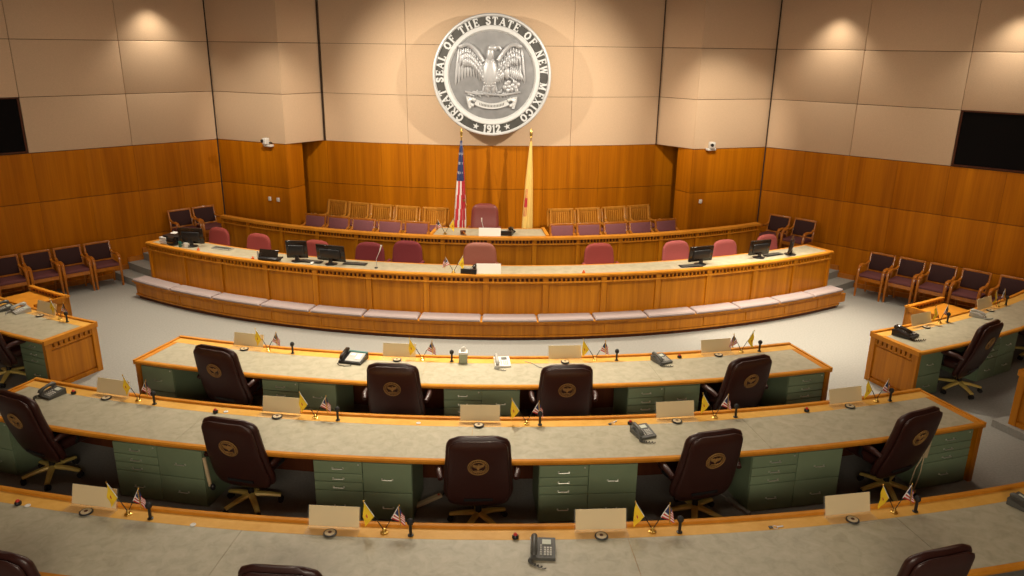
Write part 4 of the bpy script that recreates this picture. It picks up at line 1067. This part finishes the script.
obj('strap', MB().m('cream_pl').box((0, 0, .60), (.05, .02, .22), T=Matrix.Rotation(radians(6), 4, 'Y')), t)
obj('cord', MB().m('cream_pl').tube([(.04, 0, .5), (.02, -.01, .3), (-.03, -.02, .12), (-.07, -.02, .08), (-.10, -.01, .14), (-.05, 0, .35), (.02, 0, .5)], .006, 6), t)
t = thing('headset', 'pale strap hanging under the second row, right of its leftmost double pedestal', 'headset', P(18.19, -8.55, .0), radians(-9))
obj('strap', MB().m('cream_pl').box((0, 0, .50), (.03, .02, .34), T=Matrix.Rotation(radians(-6), 4, 'Y')), t)
obj('ear_pad', MB().m('black').ball((.0, -.01, .33), (.03, .03, .04), 8), t)

# dais top items
def monitor(r, a, rz, label, w=.46, h=.30, z=1.101, tilt=8):
    w *= 1.07; h *= 1.07
    t = thing('monitor', label, 'monitor', P(r, a, z), radians(rz), 'black monitors on the front dais')
    T = Matrix.Translation((0, 0, .055+h/2)) @ Matrix.Rotation(radians(tilt), 4, 'X')   # +Y local looks at the sitter
    s = obj('screen_housing', MB().m('black_gloss').box((0, 0, 0), (w, .035, h), T=T, bev=.008), t)
    obj('display', MB().m('black').box((0, .018, .005), (w-.03, .004, h-.04), T=T), s)
    obj('rear_bulge', MB().m('black').box((0, -.025, -.01), (w*.72, .045, h*.6), T=T, bev=.018), s)
    obj('neck', MB().m('black').box((0, -.02, .06), (.07, .035, .12), bev=.01), t)
    obj('foot', MB().m('black').lathe([(.11, 0), (.11, .008), (.06, .018), (.03, .03)], 24), t)
    return t
monitor(12.30, -27.6, -27.6+22, 'black monitor near the left end of the front dais beside the printer', .46, .29)
monitor(12.33, -16.1, -16+14, 'black monitor on the front dais, left one of the close pair', .36, .31)
monitor(12.33, -13.0, -13-4, 'wide black monitor on the front dais, right one of the close pair', .52, .28)
monitor(12.32, 18.3, 18+2, 'black monitor on the front dais, first one right of the middle', .46, .27)
monitor(12.28, 24.5, 24-2, 'black monitor on the front dais, second one right of the middle', .43, .27)
monitor(12.34, 27.9, 28+38, 'black monitor turned sideways near the right end of the front dais', .43, .27)
def keyboard(r, a, rz, label, key='black'):
    t = thing('keyboard', label, 'keyboard', P(r, a, 1.101), radians(rz), 'keyboards on the front dais')
    obj('case', MB().m(key).box((0, 0, .010), (.42, .14, .016), bev=.004), t)
    mb = MB().m('gunmetal')
    for j in range(4):
        for i in range(14): mb.box((-.182+i*.028, -.045+j*.03, .020), (.022, .022, .005))
    obj('key_block', mb, t)
keyboard(12.16, -24.6, -20, 'pale keyboard right of the leftmost monitor', 'lightgrey'); keyboard(12.30, -14.9, -14, 'black keyboard between the paired monitors', 'black')
keyboard(12.22, -11.1, -8, 'black keyboard right of the wide monitor'); keyboard(12.24, 26.3, 27, 'black keyboard between the two right-hand monitors')
keyboard(12.40, 17.2, 12, 'black keyboard in front of the first right-hand monitor')
t = thing('label_printer', 'black and white printer at the left end of the front dais', 'printer', P(12.33, -30.0, 1.101), radians(-26))
obj('body', MB().m('black').box((.05, 0, .09), (.34, .26, .17), bev=.015), t)
mb = MB().m('white_pl')
for k in range(4): mb.box((-.09, -.135, .03+k*.032), (.16, .05, .02))
obj('paper_trays', mb, t); obj('roll_cover', MB().m('black_gloss').tube([(.06, -.12, .10), (.22, -.12, .10)], .075, 16), t)
obj('paper', MB().m('white_pl').box((.05, .06, .20), (.14, .09, .006), T=Matrix.Rotation(.2, 4, 'X')), t)
t = thing('folded_laptop', 'black half-folded laptop on the front dais left of the paired monitors', 'laptop', P(12.40, -18.6, 1.101), radians(-14))
obj('keyboard_deck', MB().m('black').box((0, .05, .012), (.38, .22, .022), bev=.005), t); obj('lid', MB().m('black_gloss').box((0, -.06, .085), (.38, .015, .17), T=Matrix.Rotation(radians(-26), 4, 'X'), bev=.005), t)
obj('dock', MB().m('black').box((.05, -.07, .03), (.40, .12, .05), bev=.012), t); obj('prop', MB().m('lightgrey').box((-.19, -.06, .08), (.012, .03, .15)), t)
def goose(r, a, z, label, h=.30, lean=.07):
    t = thing('gooseneck_microphone', label, 'microphone', P(r, a, z), radians(a), 'silver gooseneck microphones')
    obj('base', MB().m('black').lathe([(.03, 0), (.03, .012), (.012, .02)], 14), t)
    obj('gooseneck', MB().m('silver_light').tube([(0, 0, .015), (.01, 0, h*.4), (lean*.7, 0, h*.75)], .005, 8), t)
    obj('capsule', MB().m('white_pl').tube([(lean*.7, 0, h*.75), (lean, 0, h)], [.009, .013], 10), t)
goose(12.38, -9.0, 1.101, 'silver gooseneck microphone right of the wide monitor on the front dais', .42, .11)
goose(10.55, -.75, 1.354, 'silver gooseneck microphone before the plum leather speaker chair', .30, -.02)
def plaque(r, a, z, w, h, label):
    t = thing('name_card_stand', label, 'name card', P(r, a, z), radians(a), 'white name cards on the dais')
    obj('card', MB().m('white_card').box((0, 0, h/2), (w, .012, h), T=Matrix.Rotation(radians(-14), 4, 'X')), t); obj('foot', MB().m('wood_chair').box((0, .03, .008), (w, .05, .016)), t)
plaque(12.50, .2, 1.101, .42, .18, 'blank white name card on the front dais before the pink leather chair')
plaque(10.82, .05, 1.357, .42, .16, 'blank white name card on the upper dais before the speaker chair')
flagS.put(P(12.45, -2.6, 1.101), radians(0), 'small crossed flags on the front dais, left of its white card', 'small desk flags')
flagS.put(P(10.72, -4.6, 1.356), radians(0), 'small crossed flags on the upper dais, left of the speaker chair', 'small desk flags')
ph_blk.put(P(12.40, -1.25, 1.101), radians(170), 'dark telephone on the front dais, left of its white card', GP)
ph_blk.put(P(10.62, 1.75, 1.356), radians(170), 'dark telephone on the upper dais, right of its white card', GP)
t = thing('gavel', 'wooden gavel on its block on the upper dais, left of the white card', 'gavel', P(10.70, -2.75, 1.356), .3)
obj('block', MB().m('wood_dark_shade').lathe([(.05, 0), (.05, .02), (.04, .026)], 18), t); obj('head', MB().m('wood_dark_shade').tube([(-.05, 0, .055), (.05, 0, .055)], [.028, .028], 12), t); obj('handle', MB().m('wood_chair').tube([(0, 0, .055), (.02, -.16, .02)], .01, 8), t)
def cup(r, a, z, key, label, rr=.03, h=.09, nm='mug'):
    t = thing(nm, label, nm, P(r, a, z)); obj('body', MB().m(key).lathe([(rr*.85, 0), (rr, .01), (rr, h), (rr*.88, h), (rr*.85, .02), (.002, .015)], 18), t)
    obj('handle', MB().m(key).tube([(rr, 0, h*.8), (rr+.025, 0, h*.7), (rr+.025, 0, h*.35), (rr, 0, h*.2)], .005, 6), t)
cup(12.45, -28.3, 1.101, 'teal', 'teal mug beside the leftmost monitor', .03, .11)
cup(12.42, -27.75, 1.101, 'white_pl', 'white mug beside the leftmost monitor', .04, .09)
for r, a, l in ((12.46, -26.0, 'small orange stamp right of the leftmost monitor'), (12.50, -19.9, 'small orange stamp left of the folded laptop'), (12.47, 7.8, 'small orange stamp alone on the right half of the front dais')):
    t = thing('rubber_stamp', l, 'stamp', P(r, a, 1.101), 0, 'orange stamps'); obj('body', MB().m('orange_pl').box((0, 0, .015), (.05, .03, .03), bev=.004), t); obj('knob', MB().m('orange_pl').lathe([(.01, .03), (.014, .045), (.006, .055)], 10), t)
t = thing('computer_mouse', 'white mouse between the paired monitors and their keyboard', 'computer mouse', P(12.40, -14.55, 1.101)); obj('shell', MB().m('white_pl').ball((0, 0, .012), (.035, .055, .02), 12), t); obj('scroll_wheel', MB().m('black').ball((0, .03, .028), (.005, .01, .006), 8), t)

# ------------------------------------------------------------------ lights: recessed ceiling downlights plus added fill lamps
CN = [0]
def spot(x, y, e, size=70, blend=.6, tx=None, ty=None, tz=0., col=(1, .875, .70), rad=.12, z=5.85):
    CN[0] += 1
    L = bpy.data.lights.new('downlight_and_fill', 'SPOT'); L.energy = e; L.spot_size = radians(size); L.spot_blend = blend; L.color = col; L.shadow_soft_size = rad
    o = bpy.data.objects.new('downlight_and_fill', L); COL.objects.link(o); o.location = (x, y, z-.02)
    d = Vector(((x if tx is None else tx)-x, (y if ty is None else ty)-y, tz-z+.02)); o.rotation_euler = d.to_track_quat('-Z', 'Y').to_euler()
W = (1, .80, .56)
# wall washers (scallops)
for q in (1.25, 6.4, 10):
    c = alongL(q, .46); spot(c[0], c[1], 130, 100, 1., tz=0, rad=.1)
for q in (1.35, 4.55, 8.5):
    c = alongR(q, .46); spot(c[0], c[1], 130, 100, 1., tz=0, rad=.1)
# lamps aimed at the seal wall
for x, e in ((-4.0, 900), (3.2, 980)):
    spot(x, 13.0, e, 78, .9, -.5+(x+.5)*.1, 17, 2.8, rad=.04)
spot(3.4, 12.6, 1100, 36, .9, 4.5, 16.9, 3.3); spot(-4.2, 12.6, 700, 36, .9, -5.3, 16.9, 3.3)
for x, e in ((-5.2, 300), (-2.6, 330), (-.2, 330), (2.4, 760), (4.8, 1300)): spot(x*.9, 9.6, e, 44, .9, x, 12.9, .9, rad=.15)  # added spots that brighten the dais front, no known fixtures
for x, e in ((-3.4, 45), (0, 60), (3.4, 50)): spot(x, 6.3, e, 110, .9, rad=.3)  # weak overhead fill added to lift the floor between the rows
# over the dais
for x, e in ((-6, 200), (-3.4, 330), (-.5, 330), (2.2, 480), (4.8, 560)):
    spot(x, 13.9, e*1.1, 78, .8, x, 12.4, 0, rad=.15)
# well of the hall and the first rows, lamps stand nearer the dais than the rows they light
for x, y, e in ((-6.2, 13.2, 820), (-3.2, 11.2, 760), (-.5, 11.0, 1300), (2.2, 11.4, 220), (5.4, 13.6, 1500), (7.4, 13.8, 260)):
    spot(x, y, e, 60 if e == 1500 else 84, .9, x, y-1.3, 0, rad=.18)
for x, e in ((-5.2, 34), (-2.0, 250), (.6, 240), (3.4, 60), (6.0, 18)):
    spot(x, 9.9, e, 84, .9, x*.85, 6.4, 0, rad=.2)
# added soft area fills: gallery side behind the viewer, and over the hall
for x, y, e, sx, sy in ((0, -3.5, 520, 7, 2), (-.5, 11.6, 230, 13, 4)):
    L = bpy.data.lights.new('soft_fill', 'AREA'); L.shape = 'RECTANGLE'; L.size = sx; L.size_y = sy; L.energy = e; L.color = (1, .87, .69)
    o = bpy.data.objects.new('soft_fill', L); COL.objects.link(o); o.location = (x, y, 5.82 if y > 0 else 5.2)
    if y < 0: o.rotation_euler = (radians(72), 0, 0)
w = bpy.data.worlds.new('World'); SC.world = w; w.use_nodes = True
w.node_tree.nodes['Background'].inputs[0].default_value = (.02, .015, .01, 1)

# ------------------------------------------------------------------ camera
cam = bpy.data.cameras.new('camera'); co = bpy.data.objects.new('camera', cam); COL.objects.link(co)
cam.sensor_width = 36; cam.lens = 764/1024*36; cam.clip_start = .05
co.matrix_world = Matrix.Translation((0, 0, 4.85)) @ Matrix.Rotation(radians(90-17.6), 4, 'X') @ Matrix.Rotation(.0133, 4, 'Z')
SC.camera = co
SC.view_settings.view_transform = 'Standard'; SC.view_settings.look = 'None'; SC.view_settings.gamma = 1; SC.view_settings.exposure = 0.13
SC.view_settings.use_curve_mapping = False
SC.cycles.use_denoising = True; SC.cycles.max_bounces = 8; SC.cycles.sample_clamp_indirect = 6
